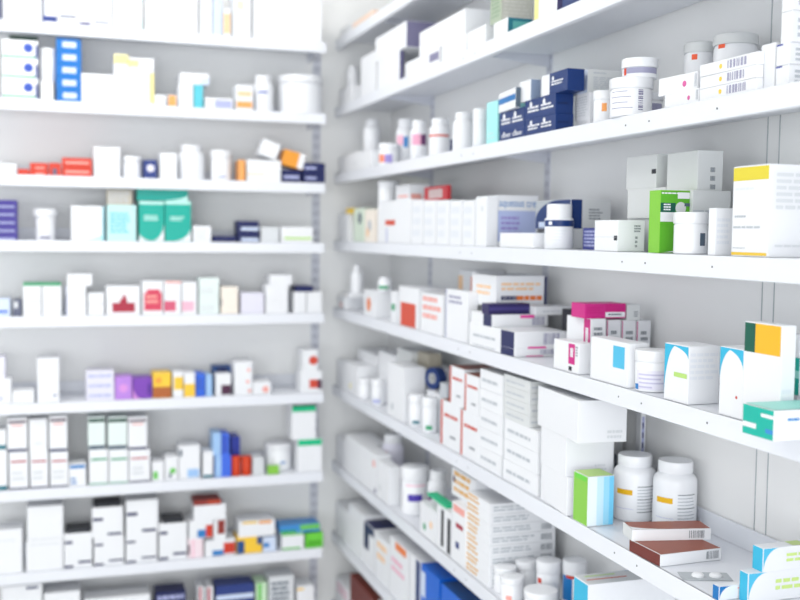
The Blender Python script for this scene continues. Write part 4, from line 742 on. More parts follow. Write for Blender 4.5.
 ('jar', 1.1543, 1.703, 1.9742, 0.0586, 0.0586, 0.1421, -34.1, 'white', 132, "large jar with grey lid and orange logo on right rack's third shelf", '', 'offwhite', 0, 0),
 ('jar', 1.1595, 1.6007, 1.9742, 0.0791, 0.0791, 0.1391, -35.9, 'white', 133, "widest jar with grey lid and orange mark on right rack's third shelf", '', 'offwhite', 0, 0),
 ('box', 1.0613, 1.3291, 1.9742, 0.0325, 0.08, 0.0694, -90.0, 'white', 7, "slim white carton standing on end on right rack's third shelf", '', '', 0, 0),
 ('box', 1.074, 1.2936, 1.9742, 0.0289, 0.1081, 0.0316, -90.4, 'white', 134, "white carton with grey text lines, low one on right rack's third shelf, bottom", "medicine cartons of one design on right rack's third shelf", '', 0, 0),
 ('box', 1.074, 1.2936, 2.0062, 0.0289, 0.1081, 0.0316, -90.0, 'white', 134, "white carton with grey text lines, low one on right rack's third shelf, topmost", "medicine cartons of one design on right rack's third shelf", '', 0, 0),
 ('box', 1.0701, 1.2875, 2.0378, 0.0241, 0.1003, 0.0454, -90.0, 'white', 135, "white carton with grey text lines, upper one on right rack's third shelf, bottom", "medicine cartons of one design on right rack's third shelf", '', 0, 0),
 ('box', 1.0701, 1.2875, 2.0837, 0.0241, 0.1003, 0.0454, -89.9, 'white', 135, "white carton with grey text lines, upper one on right rack's third shelf, topmost", "medicine cartons of one design on right rack's third shelf", '', 0, 0),
 ('box', 1.058, 3.7267, 1.7221, 0.1466, 0.1, 0.1002, -90.0, 'white', 7, "low pale carton at the far end on right rack's fourth shelf", '', '', 0, 0),
 ('box', 1.058, 3.6498, 1.8223, 0.082, 0.1, 0.02, -90.0, 'yellow5', 7, "slim yellow carton on right rack's fourth shelf", '', '', 0, 0),
 ('box', 1.058, 3.5183, 1.7221, 0.1278, 0.1, 0.1171, -90.0, 'palegreen2', 136, "pale green speckled carton on right rack's fourth shelf", '', '', 0, 0),
 ('box', 1.058, 3.3824, 1.7221, 0.1189, 0.1, 0.1111, -90.0, 'cream', 137, "pale carton with grey smudge on right rack's fourth shelf", '', '', 0, 0),
 ('box', 1.068, 3.1208, 1.7221, 0.338, 0.12, 0.1339, -90.0, 'white', 138, "large white carton with red mark on right rack's fourth shelf", '', '', 0, 0),
 ('drum', 1.0552, 3.326, 1.8332, 0.0704, 0.0704, 0.0928, -17.6, 'white', 7, "white round tub lying on the carton on right rack's fourth shelf", '', '', 0, 0),
 ('box', 1.0748, 3.1319, 1.856, 0.1308, 0.0696, 0.0505, -90.0, 'white', 139, "white carton with pink print, at the back on right rack's fourth shelf", '', '', 0, 0),
 ('box', 1.07, 2.8985, 1.7221, 0.0987, 0.12, 0.1282, -90.0, 'white', 140, "plain white carton in an upright row on right rack's fourth shelf, leftmost", "medicine cartons of one design on right rack's fourth shelf", '', 0, 0),
 ('box', 1.07, 2.79, 1.7221, 0.1006, 0.12, 0.1251, -90.0, 'white', 140, "plain white carton in an upright row on right rack's fourth shelf, second from left", "medicine cartons of one design on right rack's fourth shelf", '', 0, 0),
 ('box', 1.07, 2.6846, 1.7221, 0.0939, 0.12, 0.1223, -90.0, 'white', 140, "plain white carton in an upright row on right rack's fourth shelf, third from left", "medicine cartons of one design on right rack's fourth shelf", '', 0, 0),
 ('box', 1.07, 2.586, 1.7221, 0.0879, 0.12, 0.1197, -90.0, 'white', 140, "plain white carton in an upright row on right rack's fourth shelf, fourth from left", "medicine cartons of one design on right rack's fourth shelf", '', 0, 0),
 ('box', 1.07, 2.4937, 1.7221, 0.0824, 0.12, 0.1173, -90.0, 'white', 140, "plain white carton in an upright row on right rack's fourth shelf, rightmost", "medicine cartons of one design on right rack's fourth shelf", '', 0, 0),
 ('box', 1.056, 2.8542, 1.8503, 0.1947, 0.012, 0.0409, -90.0, 'red4', 141, "red framed carton with pale centre on right rack's fourth shelf", '', '', 0, 0),
 ('box', 1.023, 2.4058, 1.7221, 0.071, 0.03, 0.1248, -90.0, 'white', 142, "white carton with grey dot on right rack's fourth shelf", '', '', 0, 0),
 ('box', 1.019, 2.187, 1.7221, 0.1813, 0.03, 0.0342, -90.0, 'white', 7, "low white carton in front of a larger one on right rack's fourth shelf", '', '', 0, 0),
 ('box', 1.0943, 2.4025, 1.7221, 0.055, 0.1122, 0.1281, -90.0, 'white', 143, "white aqueous cream carton with lilac panel on right rack's fourth shelf", '', '', 0, 0),
 ('square', 1.0417, 2.045, 1.7221, 0.0634, 0.0634, 0.0972, -27.0, 'white', 144, "white bottle with navy label on right rack's fourth shelf", '', '', 0, 0),
 ('box', 1.11, 1.9515, 1.7221, 0.0734, 0.08, 0.0458, -90.0, 'blueviolet', 145, "small blue violet carton with pale text on right rack's fourth shelf", '', '', 0, 0),
 ('box', 1.1301, 2.1188, 1.7221, 0.1135, 0.1002, 0.044, -90.0, 'offwhite', 7, "grey white carton below the navy one on right rack's fourth shelf", '', '', 0, 0),
 ('box', 1.1301, 2.154, 1.7661, 0.177, 0.1001, 0.0663, -90.0, 'white', 146, "navy swoosh carton with pale grey end on right rack's fourth shelf", '', '', 0, 0),
 ('box', 1.0372, 1.7803, 1.7221, 0.0886, 0.0585, 0.0598, -90.0, 'white', 147, "white carton with black notch, first of a pair on right rack's fourth shelf", '', '', 0, 0),
 ('box', 1.145, 1.7661, 1.7221, 0.144, 0.11, 0.0645, -90.0, 'offwhite', 7, "pale carton at the back below others on right rack's fourth shelf", '', '', 0, 0),
 ('box', 1.1097, 1.5908, 1.7221, 0.0092, 0.0794, 0.1125, -90.0, 'offwhite', 148, "pale grey carton behind the small ones on right rack's fourth shelf", '', '', 0, 0),
 ('box', 1.14, 1.7645, 1.7866, 0.1366, 0.11, 0.058, -90.0, 'offwhite', 7, "plain pale carton second from the top on right rack's fourth shelf", '', '', 0, 0),
 ('box', 1.135, 1.7852, 1.8446, 0.1096, 0.1, 0.0639, -90.0, 'offwhite', 149, "pale grey carton with notch, left on right rack's fourth shelf", '', '', 0, 0),
 ('box', 1.1114, 1.6448, 1.7221, 0.0981, 0.0528, 0.184, -90.0, 'offwhite', 150, "pale grey carton with notch and printed end on right rack's fourth shelf", '', '', 0, 0),
 ('box', 1.0449, 1.6134, 1.7221, 0.0357, 0.0697, 0.1112, -90.0, 'lime3', 151, "lime green carton with dark green panel on right rack's fourth shelf", '', '', 0, 0),
 ('tub', 1.0312, 1.5325, 1.7221, 0.0583, 0.0583, 0.0713, -33.9, 'white', 152, "white tub with small black print on right rack's fourth shelf", '', '', 0, 0),
 ('box', 1.0262, 1.4412, 1.7221, 0.019, 0.0324, 0.0763, -90.0, 'white', 153, "slim white carton beside the yellow banded one on right rack's fourth shelf", '', '', 0, 0),
 ('box', 1.0719, 1.3424, 1.7221, 0.0865, 0.1278, 0.139, -90.0, 'white', 154, "tall white carton with yellow top band on right rack's fourth shelf", '', '', 0, 1),
 ('box', 1.058, 3.748, 1.4688, 0.104, 0.1, 0.0468, -90.0, 'white', 155, "low white carton at the far end on right rack's fifth shelf", '', '', 0, 0),
 ('box', 1.058, 3.6804, 1.5156, 0.0839, 0.1, 0.0178, -90.0, 'white', 156, "small white carton with faint peach dot on right rack's fifth shelf", '', '', 0, 0),
 ('tall', 1.0439, 3.6617, 1.5334, 0.0479, 0.0479, 0.101, -15.9, 'white', 7, "tall slim white bottle on right rack's fifth shelf", '', '', 0, 0),
 ('box', 1.058, 3.378, 1.4688, 0.1315, 0.1, 0.0901, -90.0, 'white', 157, "white carton with orange dot on right rack's fifth shelf", '', '', 0, 0),
 ('pill', 1.0436, 3.3156, 1.5589, 0.0471, 0.0471, 0.0459, -17.5, 'white', 158, "white bottle with green print on right rack's fifth shelf", '', '', 0, 0),
 ('box', 1.058, 3.1061, 1.4688, 0.0616, 0.1, 0.1002, -90.0, 'white', 159, "slim white carton beside the red marked one on right rack's fifth shelf", '', '', 0, 0),
 ('box', 1.068, 2.9616, 1.4688, 0.1884, 0.12, 0.1209, -90.0, 'white', 160, "white carton with bright red square on right rack's fifth shelf", '', '', 0, 0),
 ('box', 1.068, 2.758, 1.4688, 0.1826, 0.12, 0.1124, -90.0, 'white', 161, "white carton with faint pink lines on right rack's fifth shelf", '', '', 0, 0),
 ('box', 1.022, 2.5642, 1.4688, 0.1604, 0.028, 0.1338, -90.0, 'white', 162, "tall white carton with lilac edge on right rack's fifth shelf", '', '', 0, 0),
 ('box', 1.141, 2.5389, 1.4688, 0.1645, 0.142, 0.1014, -90.0, 'offwhite', 163, "white carton under the orange printed one on right rack's fifth shelf", '', '', 0, 0),
 ('box', 1.1711, 2.7877, 1.4688, 0.14, 0.0857, 0.1796, -90.0, 'white', 164, "white carton with orange print at the back on right rack's fifth shelf", '', '', 0, 0),
 ('box', 1.1064, 2.4474, 1.5702, 0.1582, 0.1403, 0.0789, -90.0, 'white', 165, "white carton with orange and navy print on right rack's fifth shelf", '', '', 0, 0),
 ('box', 1.0626, 2.3173, 1.4688, 0.2784, 0.1213, 0.0183, -90.0, 'white', 166, "flat white carton with navy end, bottom on right rack's fifth shelf", '', '', 0, 0),
 ('box', 1.0692, 2.3173, 1.4871, 0.2783, 0.1344, 0.0395, -90.0, 'white', 166, "flat white carton with navy end, middle on right rack's fifth shelf", '', '', 0, 0),
 ('box', 1.0774, 2.3791, 1.5265, 0.1351, 0.1508, 0.0299, -90.0, 'white', 167, "flat white carton with navy band, top on right rack's fifth shelf", '', '', 0, 0),
 ('box', 1.0528, 2.3445, 1.5564, 0.045, 0.11, 0.0262, -90.0, 'purple2', 168, "flat deep purple carton on right rack's fifth shelf", '', '', 0, 0),
 ('box', 1.1569, 2.325, 1.5564, 0.07, 0.0978, 0.0201, -90.0, 'white', 169, "white carton with line of grey text on right rack's fifth shelf", '', '', 0, 0),
 ('box', 1.1585, 2.195, 1.4688, 0.05, 0.0289, 0.1086, -90.0, 'slate3', 170, "small black carton on right rack's fifth shelf", '', '', 0, 0),
 ('box', 1.0215, 1.9263, 1.4688, 0.1118, 0.035, 0.0629, -90.0, 'white', 171, "white carton with magenta strip, lower one on right rack's fifth shelf", '', '', 0, 0),
 ('box', 1.0727, 1.9696, 1.4688, 0.1074, 0.0353, 0.1094, -90.0, 'white', 172, "white carton with magenta strip, upper one on right rack's fifth shelf", '', '', 0, 0),
 ('box', 1.1173, 1.965, 1.4688, 0.07, 0.0336, 0.1055, -90.0, 'white', 173, "small white carton with magenta edge on right rack's fifth shelf, leftmost", "medicine cartons of one design on right rack's fifth shelf", '', 0, 0),
 ('box', 1.1535, 1.965, 1.4688, 0.07, 0.0339, 0.104, -90.0, 'white', 173, "small white carton with magenta edge on right rack's fifth shelf, middle", "medicine cartons of one design on right rack's fifth shelf", '', 0, 0),
 ('box', 1.19, 1.965, 1.4688, 0.07, 0.0343, 0.1024, -90.0, 'white', 173, "small white carton with magenta edge on right rack's fifth shelf, rightmost", "medicine cartons of one design on right rack's fifth shelf", '', 0, 0),
 ('box', 1.0935, 1.955, 1.5782, 0.06, 0.0973, 0.0309, -90.0, 'magenta', 174, "magenta carton with white label on right rack's fifth shelf", '', '', 0, 0),
 ('box', 1.1604, 1.955, 1.5728, 0.06, 0.0315, 0.0333, -90.0, 'offwhite', 175, "small pale carton beside the magenta one on right rack's fifth shelf", '', '', 0, 0),
 ('box', 1.0265, 1.7509, 1.4688, 0.1407, 0.045, 0.0828, -90.0, 'white', 176, "white carton with cyan panel on right rack's fifth shelf", '', '', 0, 1),
 ('tub', 1.0364, 1.6474, 1.4688, 0.0648, 0.0648, 0.0754, -31.9, 'white', 177, "white tub with lilac text and blue tick on right rack's fifth shelf", '', '', 0, 0),
 ('box', 1.0345, 1.5219, 1.4688, 0.0724, 0.061, 0.0982, -90.0, 'white', 178, "white carton with cyan arc and lime word on right rack's fifth shelf", '', '', 0, 1),
 ('box', 1.029, 1.3695, 1.4688, 0.0597, 0.05, 0.1093, -90.0, 'white', 179, "white carton with cyan corner and red dot on right rack's fifth shelf", '', '', 0, 0),
 ('box', 1.1154, 1.3182, 1.4688, 0.0323, 0.0809, 0.0408, -90.0, 'white', 7, "white carton under the teal one at right edge on right rack's fifth shelf", '', '', 0, 0),
 ('box', 1.035, 1.2179, 1.4688, 0.0684, 0.19, 0.0431, -90.0, 'white', 180, "teal carton with white end in front on right rack's fifth shelf", '', '', 0, 0),
 ('box', 1.0164, 1.2959, 1.4688, 0.0868, 0.0248, 0.1544, -90.0, 'white', 181, "tall white carton with dark green and yellow bands on right rack's fifth shelf", '', '', 0, 0),
 ('box', 1.122, 1.3146, 1.5096, 0.0321, 0.094, 0.0591, -90.0, 'white', 182, "teal and white carton at right edge on right rack's fifth shelf", '', '', 0, 0),
 ('box', 1.122, 1.3142, 1.5687, 0.0274, 0.094, 0.0351, -90.0, 'white', 7, "plain white carton topmost at right edge on right rack's fifth shelf", '', '', 0, 0),
 ('box', 1.058, 3.7335, 1.1698, 0.133, 0.1, 0.1008, -90.0, 'white', 7, "pale carton at the far end on right rack's sixth shelf", '', '', 0, 0),
 ('box', 1.068, 3.5921, 1.1698, 0.1495, 0.12, 0.108, -90.0, 'white', 183, "white carton with faint yellow dot on right rack's sixth shelf", '', '', 0, 0),
 ('tub', 1.0291, 3.4915, 1.1698, 0.0501, 0.0501, 0.0689, -16.3, 'white', 7, "small white tub at the front on right rack's sixth shelf", '', '', 0, 0),
 ('box', 1.125, 3.6215, 1.2778, 0.2461, 0.1, 0.0385, -90.0, 'white', 7, "tall plain white carton behind small tubs on right rack's sixth shelf", '', '', 0, 0),
 ('tub', 1.0278, 3.3314, 1.1698, 0.0475, 0.0475, 0.089, -17.1, 'white', 184, "white tub with lilac print on right rack's sixth shelf", '', '', 0, 0),
 ('box', 1.12, 3.3735, 1.1698, 0.1715, 0.1, 0.1712, -90.0, 'white', 7, "plain white carton beside a grey gap on right rack's sixth shelf", '', '', 0, 0),
 ('box', 1.039, 3.0654, 1.1698, 0.1622, 0.07, 0.171, -90.0, 'white', 185, "pale white carton in the middle group on right rack's sixth shelf", '', '', 0, 0),
 ('box', 1.13, 3.2093, 1.1698, 0.1565, 0.1, 0.2009, -90.0, 'offwhite', 7, "tall grey white carton at the back on right rack's sixth shelf", '', '', 0, 0),
 ('tub', 1.0298, 2.9351, 1.1698, 0.0516, 0.0516, 0.0967, -19.3, 'white', 186, "white tub with teal mark, left of two on right rack's sixth shelf", '', '', 0, 0),
 ('tub', 1.0335, 2.83, 1.1698, 0.047, 0.047, 0.1038, -20.1, 'white', 187, "white tub with green mark, right of two on right rack's sixth shelf", '', '', 0, 0),
 ('box', 1.14, 3.0733, 1.1698, 0.1151, 0.1, 0.1572, -90.0, 'white', 7, "pale carton beside the navy roll on right rack's sixth shelf", '', '', 0, 0),
 ('box', 1.122, 3.0822, 1.327, 0.0973, 0.044, 0.0477, -90.0, 'beige', 7, "beige carton lying at the back on right rack's sixth shelf", '', '', 0, 0),
 ('box', 1.0977, 2.8529, 1.1698, 0.1469, 0.08, 0.111, -90.0, 'white', 7, "white carton under the navy tape roll on right rack's sixth shelf", '', '', 0, 0),
 ('roll', 1.0885, 2.9309, 1.2808, 0.0669, 0.0301, 0.0665, -69.9, 'navy', 7, "navy tape roll standing on edge on right rack's sixth shelf", '', '', 0, 0),
 ('box', 1.06, 2.7371, 1.1698, 0.0565, 0.04, 0.1567, -90.0, 'grey2', 7, "slim grey carton beside the tape roll on right rack's sixth shelf", '', '', 0, 0),
 ('box', 1.058, 2.598, 1.1698, 0.1435, 0.1, 0.1252, -90.0, 'white', 188, "white carton with red orange edge, lower left on right rack's sixth shelf", '', '', 0, 0),
 ('box', 1.058, 2.4573, 1.1698, 0.1233, 0.1, 0.1211, -90.0, 'white', 188, "white carton with red orange edge, lower right on right rack's sixth shelf", '', '', 0, 0),
 ('box', 1.058, 2.5538, 1.295, 0.1022, 0.1, 0.1017, -90.0, 'white', 188, "white carton with red orange edge, upper left on right rack's sixth shelf", '', '', 0, 0),
 ('box', 1.058, 2.4479, 1.2909, 0.0949, 0.1, 0.0987, -90.0, 'white', 188, "white carton with red orange edge, upper right on right rack's sixth shelf", '', '', 0, 0),
 ('box', 1.058, 2.3236, 1.1698, 0.1423, 0.1, 0.0486, -90.4, 'white', 189, "flat white text printed carton, left column on right rack's sixth shelf, bottom", "medicine cartons of one design on right rack's sixth shelf", '', 0, 0),
 ('box', 1.058, 2.3236, 1.2188, 0.1423, 0.1, 0.0486, -89.2, 'white', 189, "flat white text printed carton, left column on right rack's sixth shelf, second up", "medicine cartons of one design on right rack's sixth shelf", '', 0, 0),
 ('box', 1.058, 2.3236, 1.2679, 0.1423, 0.1, 0.0486, -90.4, 'white', 189, "flat white text printed carton, left column on right rack's sixth shelf, third up", "medicine cartons of one design on right rack's sixth shelf", '', 0, 0),
 ('box', 1.058, 2.3236, 1.3169, 0.1423, 0.1, 0.0486, -89.9, 'white', 189, "flat white text printed carton, left column on right rack's sixth shelf, fourth up", "medicine cartons of one design on right rack's sixth shelf", '', 0, 0),
 ('box', 1.058, 2.3236, 1.366, 0.1423, 0.1, 0.0486, -90.8, 'white', 189, "flat white text printed carton, left column on right rack's sixth shelf, topmost", "medicine cartons of one design on right rack's sixth shelf", '', 0, 0),
 ('box', 1.058, 2.1491, 1.1698, 0.1846, 0.1, 0.0484, -89.3, 'white', 189, "flat white text printed carton, front column on right rack's sixth shelf, bottom", "medicine cartons of one design on right rack's sixth shelf", '', 0, 0),
 ('box', 1.058, 2.1491, 1.2186, 0.1846, 0.1, 0.0484, -90.7, 'white', 189, "flat white text printed carton, front column on right rack's sixth shelf, middle", "medicine cartons of one design on right rack's sixth shelf", '', 0, 0),
 ('box', 1.058, 2.1491, 1.2675, 0.1846, 0.1, 0.0484, -90.8, 'white', 189, "flat white text printed carton, front column on right rack's sixth shelf, topmost", "medicine cartons of one design on right rack's sixth shelf", '', 0, 0),
 ('box', 1.0355, 2.1752, 1.3159, 0.1434, 0.0549, 0.026, -90.8, 'offwhite', 190, "flat pale text printed carton, upper column on right rack's sixth shelf, bottom", "medicine cartons of one design on right rack's sixth shelf", '', 0, 0),
 ('box', 1.0355, 2.1752, 1.3423, 0.1434, 0.0549, 0.026, -90.1, 'offwhite', 190, "flat pale text printed carton, upper column on right rack's sixth shelf, second up", "medicine cartons of one design on right rack's sixth shelf", '', 0, 0),
 ('box', 1.0355, 2.1752, 1.3687, 0.1434, 0.0549, 0.026, -90.5, 'offwhite', 190, "flat pale text printed carton, upper column on right rack's sixth shelf, third up", "medicine cartons of one design on right rack's sixth shelf", '', 0, 0),
 ('box', 1.0355, 2.1752, 1.3951, 0.1434, 0.0549, 0.026, -90.5, 'offwhite', 190, "flat pale text printed carton, upper column on right rack's sixth shelf, topmost", "medicine cartons of one design on right rack's sixth shelf", '', 0, 0),
 ('box', 1.0571, 1.9638, 1.1698, 0.1425, 0.1085, 0.0803, -94.0, 'white', 191, "large plain white carton, bottom of the stack on right rack's sixth shelf", '', '', 0, 0),
 ('box', 1.0574, 1.9706, 1.2501, 0.1372, 0.1086, 0.0819, -94.0, 'white', 191, "large plain white carton, middle of the stack on right rack's sixth shelf", '', '', 0, 0),
 ('box', 1.0544, 1.9507, 1.332, 0.2148, 0.1081, 0.0869, -94.0, 'white', 192, "large plain white carton, top of the stack on right rack's sixth shelf", '', '', 0, 0),
 ('box', 1.0293, 1.842, 1.1698, 0.0591, 0.0587, 0.1015, -90.0, 'white', 193, "lime, white and cyan carton on right rack's sixth shelf", '', '', 0, 0),
 ('pill', 1.1297, 1.8514, 1.1698, 0.0869, 0.0869, 0.1328, -31.3, 'white', 194, "large white bottle with yellow label strip, left on right rack's sixth shelf", '', '', 0, 0),
 ('pill', 1.1679, 1.7621, 1.1698, 0.0859, 0.0859, 0.1371, -33.5, 'white', 194, "large white bottle with yellow label strip, right on right rack's sixth shelf", '', '', 0, 0),
 ('box', 1.2016, 2.08, 1.1698, 0.08, 0.0207, 0.2132, -90.0, 'offwhite', 195, "tall pale carton behind the bottles on right rack's sixth shelf", '', '', 0, 0),
 ('box', 1.208, 1.96, 1.1698, 0.02, 0.012, 0.1996, -90.0, 'white', 196, "slim white carton with blue vertical text on right rack's sixth shelf", '', '', 0, 0),
 ('box', 1.0665, 1.6042, 1.1698, 0.0987, 0.1296, 0.0216, -88.0, 'white', 197, "flat red brown carton, lower of two on right rack's sixth shelf", '', '', 0, 0),
 ('box', 1.0766, 1.6475, 1.1914, 0.0512, 0.1511, 0.0214, -102.0, 'white', 198, "flat red brown carton, upper of two on right rack's sixth shelf", '', '', 0, 0),
 ('blister', 1.0492, 1.4854, 1.1698, 0.085, 0.04, 0.0056, -20.1, 'greywall', 7, "empty grey blister strip lying flat on right rack's sixth shelf", '', '', 0, 0),
 ('box', 1.0585, 1.3854, 1.1698, 0.016, 0.1171, 0.0229, -90.0, 'white', 199, "white carton with blue corner and pink line on right rack's sixth shelf", '', '', 0, 0),
 ('box', 1.124, 1.3635, 1.1698, 0.0203, 0.176, 0.0485, -90.0, 'white', 200, "cyan edged white carton with lime words, lower on right rack's sixth shelf", '', '', 0, 0),
 ('box', 1.1368, 1.3642, 1.2183, 0.025, 0.1504, 0.0387, -90.0, 'white', 200, "cyan edged white carton with lime words, upper on right rack's sixth shelf", '', '', 0, 0),
 ('box', 1.058, 3.7262, 0.8757, 0.1477, 0.1, 0.1049, -90.0, 'white', 7, "pale carton at the far end on right rack's seventh shelf", '', '', 0, 0),
 ('box', 1.054, 3.5453, 0.8757, 0.2136, 0.1, 0.1344, -90.0, 'white', 7, "plain white carton second from the corner on right rack's seventh shelf", '', '', 0, 0),
 ('box', 1.029, 3.3442, 0.8757, 0.1796, 0.05, 0.1356, -90.0, 'white', 201, "white carton with faint pink marks on right rack's seventh shelf", '', '', 0, 0),
 ('box', 1.024, 3.1828, 0.8757, 0.1206, 0.04, 0.1242, -90.0, 'white', 202, "low white carton in front of lilac bottle on right rack's seventh shelf", '', '', 0, 0),
 ('pill', 1.0982, 3.376, 0.8757, 0.0763, 0.0763, 0.1825, -18.0, 'palelilac', 203, "pale lilac white bottle on right rack's seventh shelf", '', '', 0, 0),
 ('tub', 1.059, 3.0283, 0.8757, 0.088, 0.088, 0.1488, -19.3, 'white', 204, "large white tub with purple oval on right rack's seventh shelf", '', '', 0, 0),
 ('pill', 1.0852, 2.8921, 0.8757, 0.0605, 0.0605, 0.164, -20.6, 'white', 205, "white bottle with plum edge on right rack's seventh shelf", '', '', 0, 0),
 ('box', 1.034, 2.7526, 0.8757, 0.1358, 0.06, 0.0927, -90.0, 'white', 206, "white carton with green marks on right rack's seventh shelf", '', '', 0, 0),
 ('box', 1.034, 2.6235, 0.8757, 0.1091, 0.06, 0.1204, -90.0, 'white', 207, "white carton with black bars on right rack's seventh shelf", '', '', 0, 0),
 ('box', 1.025, 2.7002, 0.9961, 0.155, 0.03, 0.0078, -90.0, 'green6', 7, "flat bright green carton on right rack's seventh shelf", '', '', 0, 0),
 ('box', 1.044, 2.5127, 0.8757, 0.1011, 0.08, 0.1592, -90.0, 'white', 208, "white carton with pink and navy marks on right rack's seventh shelf", '', '', 0, 0),
 ('box', 1.0986, 2.3893, 0.8757, 0.1454, 0.1812, 0.026, -89.2, 'white', 209, "white carton with ochre stripes in tall stack on right rack's seventh shelf, bottom", "medicine cartons of one design on right rack's seventh shelf", '', 0, 0),
 ('box', 1.0986, 2.3893, 0.9021, 0.1454, 0.1812, 0.026, -89.7, 'white', 209, "white carton with ochre stripes in tall stack on right rack's seventh shelf, second up", "medicine cartons of one design on right rack's seventh shelf", '', 0, 0),
 ('box', 1.0986, 2.3893, 0.9285, 0.1454, 0.1812, 0.026, -90.0, 'white', 209, "white carton with ochre stripes in tall stack on right rack's seventh shelf, third up", "medicine cartons of one design on right rack's seventh shelf", '', 0, 0),
 ('box', 1.0986, 2.3893, 0.9548, 0.1454, 0.1812, 0.026, -89.8, 'white', 209, "white carton with ochre stripes in tall stack on right rack's seventh shelf, fourth up", "medicine cartons of one design on right rack's seventh shelf", '', 0, 0),
 ('box', 1.0986, 2.3893, 0.9812, 0.1454, 0.1812, 0.026, -90.5, 'white', 209, "white carton with ochre stripes in tall stack on right rack's seventh shelf, fifth up", "medicine cartons of one design on right rack's seventh shelf", '', 0, 0),
 ('box', 1.0986, 2.3893, 1.0076, 0.1454, 0.1812, 0.026, -90.0, 'white', 209, "white carton with ochre stripes in tall stack on right rack's seventh shelf, sixth up", "medicine cartons of one design on right rack's seventh shelf", '', 0, 0),
 ('box', 1.0986, 2.3893, 1.034, 0.1454, 0.1812, 0.026, -89.5, 'white', 209, "white carton with ochre stripes in tall stack on right rack's seventh shelf, seventh up", "medicine cartons of one design on right rack's seventh shelf", '', 0, 0),
 ('box', 1.0986, 2.3893, 1.0604, 0.1454, 0.1812, 0.026, -89.9, 'white', 209, "white carton with ochre stripes in tall stack on right rack's seventh shelf, topmost", "medicine cartons of one design on right rack's seventh shelf", '', 0, 0),
 ('box', 1.061, 2.5479, 1.0349, 0.1717, 0.0622, 0.076, -90.0, 'white', 210, "white carton with ochre stripes on top on right rack's seventh shelf", '', '', 0, 0),
 ('tub', 1.0388, 2.2861, 0.8757, 0.0576, 0.0576, 0.0631, -24.0, 'white', 7, "white tub with pale print, far left on right rack's seventh shelf", '', '', 0, 0),
 ('tub', 1.0962, 2.2882, 0.8757, 0.055, 0.055, 0.0725, -25.3, 'white', 7, "white tub behind the front row on right rack's seventh shelf", '', '', 0, 0),
 ('tub', 1.0307, 2.2283, 0.8757, 0.0578, 0.0578, 0.0577, -24.8, 'white', 211, "white tub with faint pink print, front on right rack's seventh shelf", '', '', 0, 0),
 ('tub', 1.1048, 2.1829, 0.8757, 0.0596, 0.0596, 0.105, -26.8, 'white', 212, "white tub with red dot on right rack's seventh shelf", '', '', 0, 0),
 ('tub', 1.1482, 2.1349, 0.8757, 0.0564, 0.0564, 0.1163, -28.3, 'white', 213, "white tub with blue label and red arc on right rack's seventh shelf", '', '', 0, 0),
 ('tub', 1.0491, 2.1102, 0.8757, 0.0783, 0.0783, 0.0627, -26.4, 'white', 214, "round white tub nearest the front edge on right rack's seventh shelf", '', '', 0, 0),
 ('box', 1.1071, 1.8402, 0.8757, 0.0595, 0.2042, 0.1761, -90.0, 'white', 215, "flat white carton with blue corner and orange arc on right rack's seventh shelf", '', '', 0, 0),
 ('box', 1.058, 3.7048, 0.5966, 0.1904, 0.1, 0.1246, -90.0, 'white', 7, "pale carton at the far end on right rack's eighth shelf", '', '', 0, 0),
 ('box', 1.058, 3.5167, 0.5966, 0.1855, 0.1, 0.1659, -90.0, 'white', 7, "plain white carton second from the corner on right rack's eighth shelf", '', '', 0, 0),
 ('box', 1.058, 3.3529, 0.5966, 0.1208, 0.1, 0.1529, -90.0, 'white', 216, "white carton with navy hooked band on right rack's eighth shelf", '', '', 0, 0),
 ('box', 1.058, 3.1967, 0.5966, 0.1442, 0.1, 0.1506, -90.0, 'white', 217, "white carton with pale orange print on right rack's eighth shelf", '', '', 0, 0),
 ('box', 1.068, 3.0244, 0.5966, 0.1809, 0.12, 0.1848, -90.0, 'white', 218, "white carton with orange brown patch on right rack's eighth shelf", '', '', 0, 0),
 ('box', 1.058, 2.8704, 0.5966, 0.0916, 0.1, 0.1876, -90.0, 'white', 219, "white carton with navy end on right rack's eighth shelf", '', '', 0, 0),
 ('box', 1.078, 2.7388, 0.5966, 0.152, 0.14, 0.1863, -90.0, 'blue10', 220, "bright blue carton with pale label on right rack's eighth shelf", '', '', 0, 0),
 ('box', 1.078, 2.5635, 0.5966, 0.1656, 0.14, 0.184, -90.0, 'blue10', 221, "deep blue carton beside the bright blue one on right rack's eighth shelf", '', '', 0, 0),
 ('box', 1.058, 3.692, 0.326, 0.1882, 0.1, 0.106, -90.0, 'white', 222, "pale carton at the far end on right rack's ninth shelf", '', '', 0, 0),
 ('box', 1.068, 3.421, 0.326, 0.3278, 0.12, 0.1801, -90.0, 'brownred4', 223, "long red brown carton on right rack's ninth shelf", '', '', 0, 0),
 ('box', 1.068, 3.1183, 0.326, 0.2353, 0.12, 0.2027, -90.0, 'white', 7, "plain white carton beside the brown one on right rack's ninth shelf", '', '', 0, 0),
]

# ------------------------------------------------------------------ the room
def struct(o): o['kind'] = 'structure'; return o
XW, YW = 1.222, 3.832          # wall faces behind the right rack and behind the left rack
LIP = .036
mb = MB(); mb.box(-3.2, XW+.1, YW, YW+.1, 0, 3.1, M_WALL); struct(mb.build('wall_back'))
mb = MB(); mb.box(XW, XW+.1, -2.6, YW, 0, 3.1, M_WALL); struct(mb.build('wall_right'))
mb = MB(); mb.box(-3.2, XW+.1, -2.6, YW+.1, -.1, 0, M_FLOOR); struct(mb.build('floor'))
mb = MB(); mb.box(-3.2, XW+.1, -2.6, YW+.1, 3.1, 3.2, M_CEIL); struct(mb.build('ceiling'))

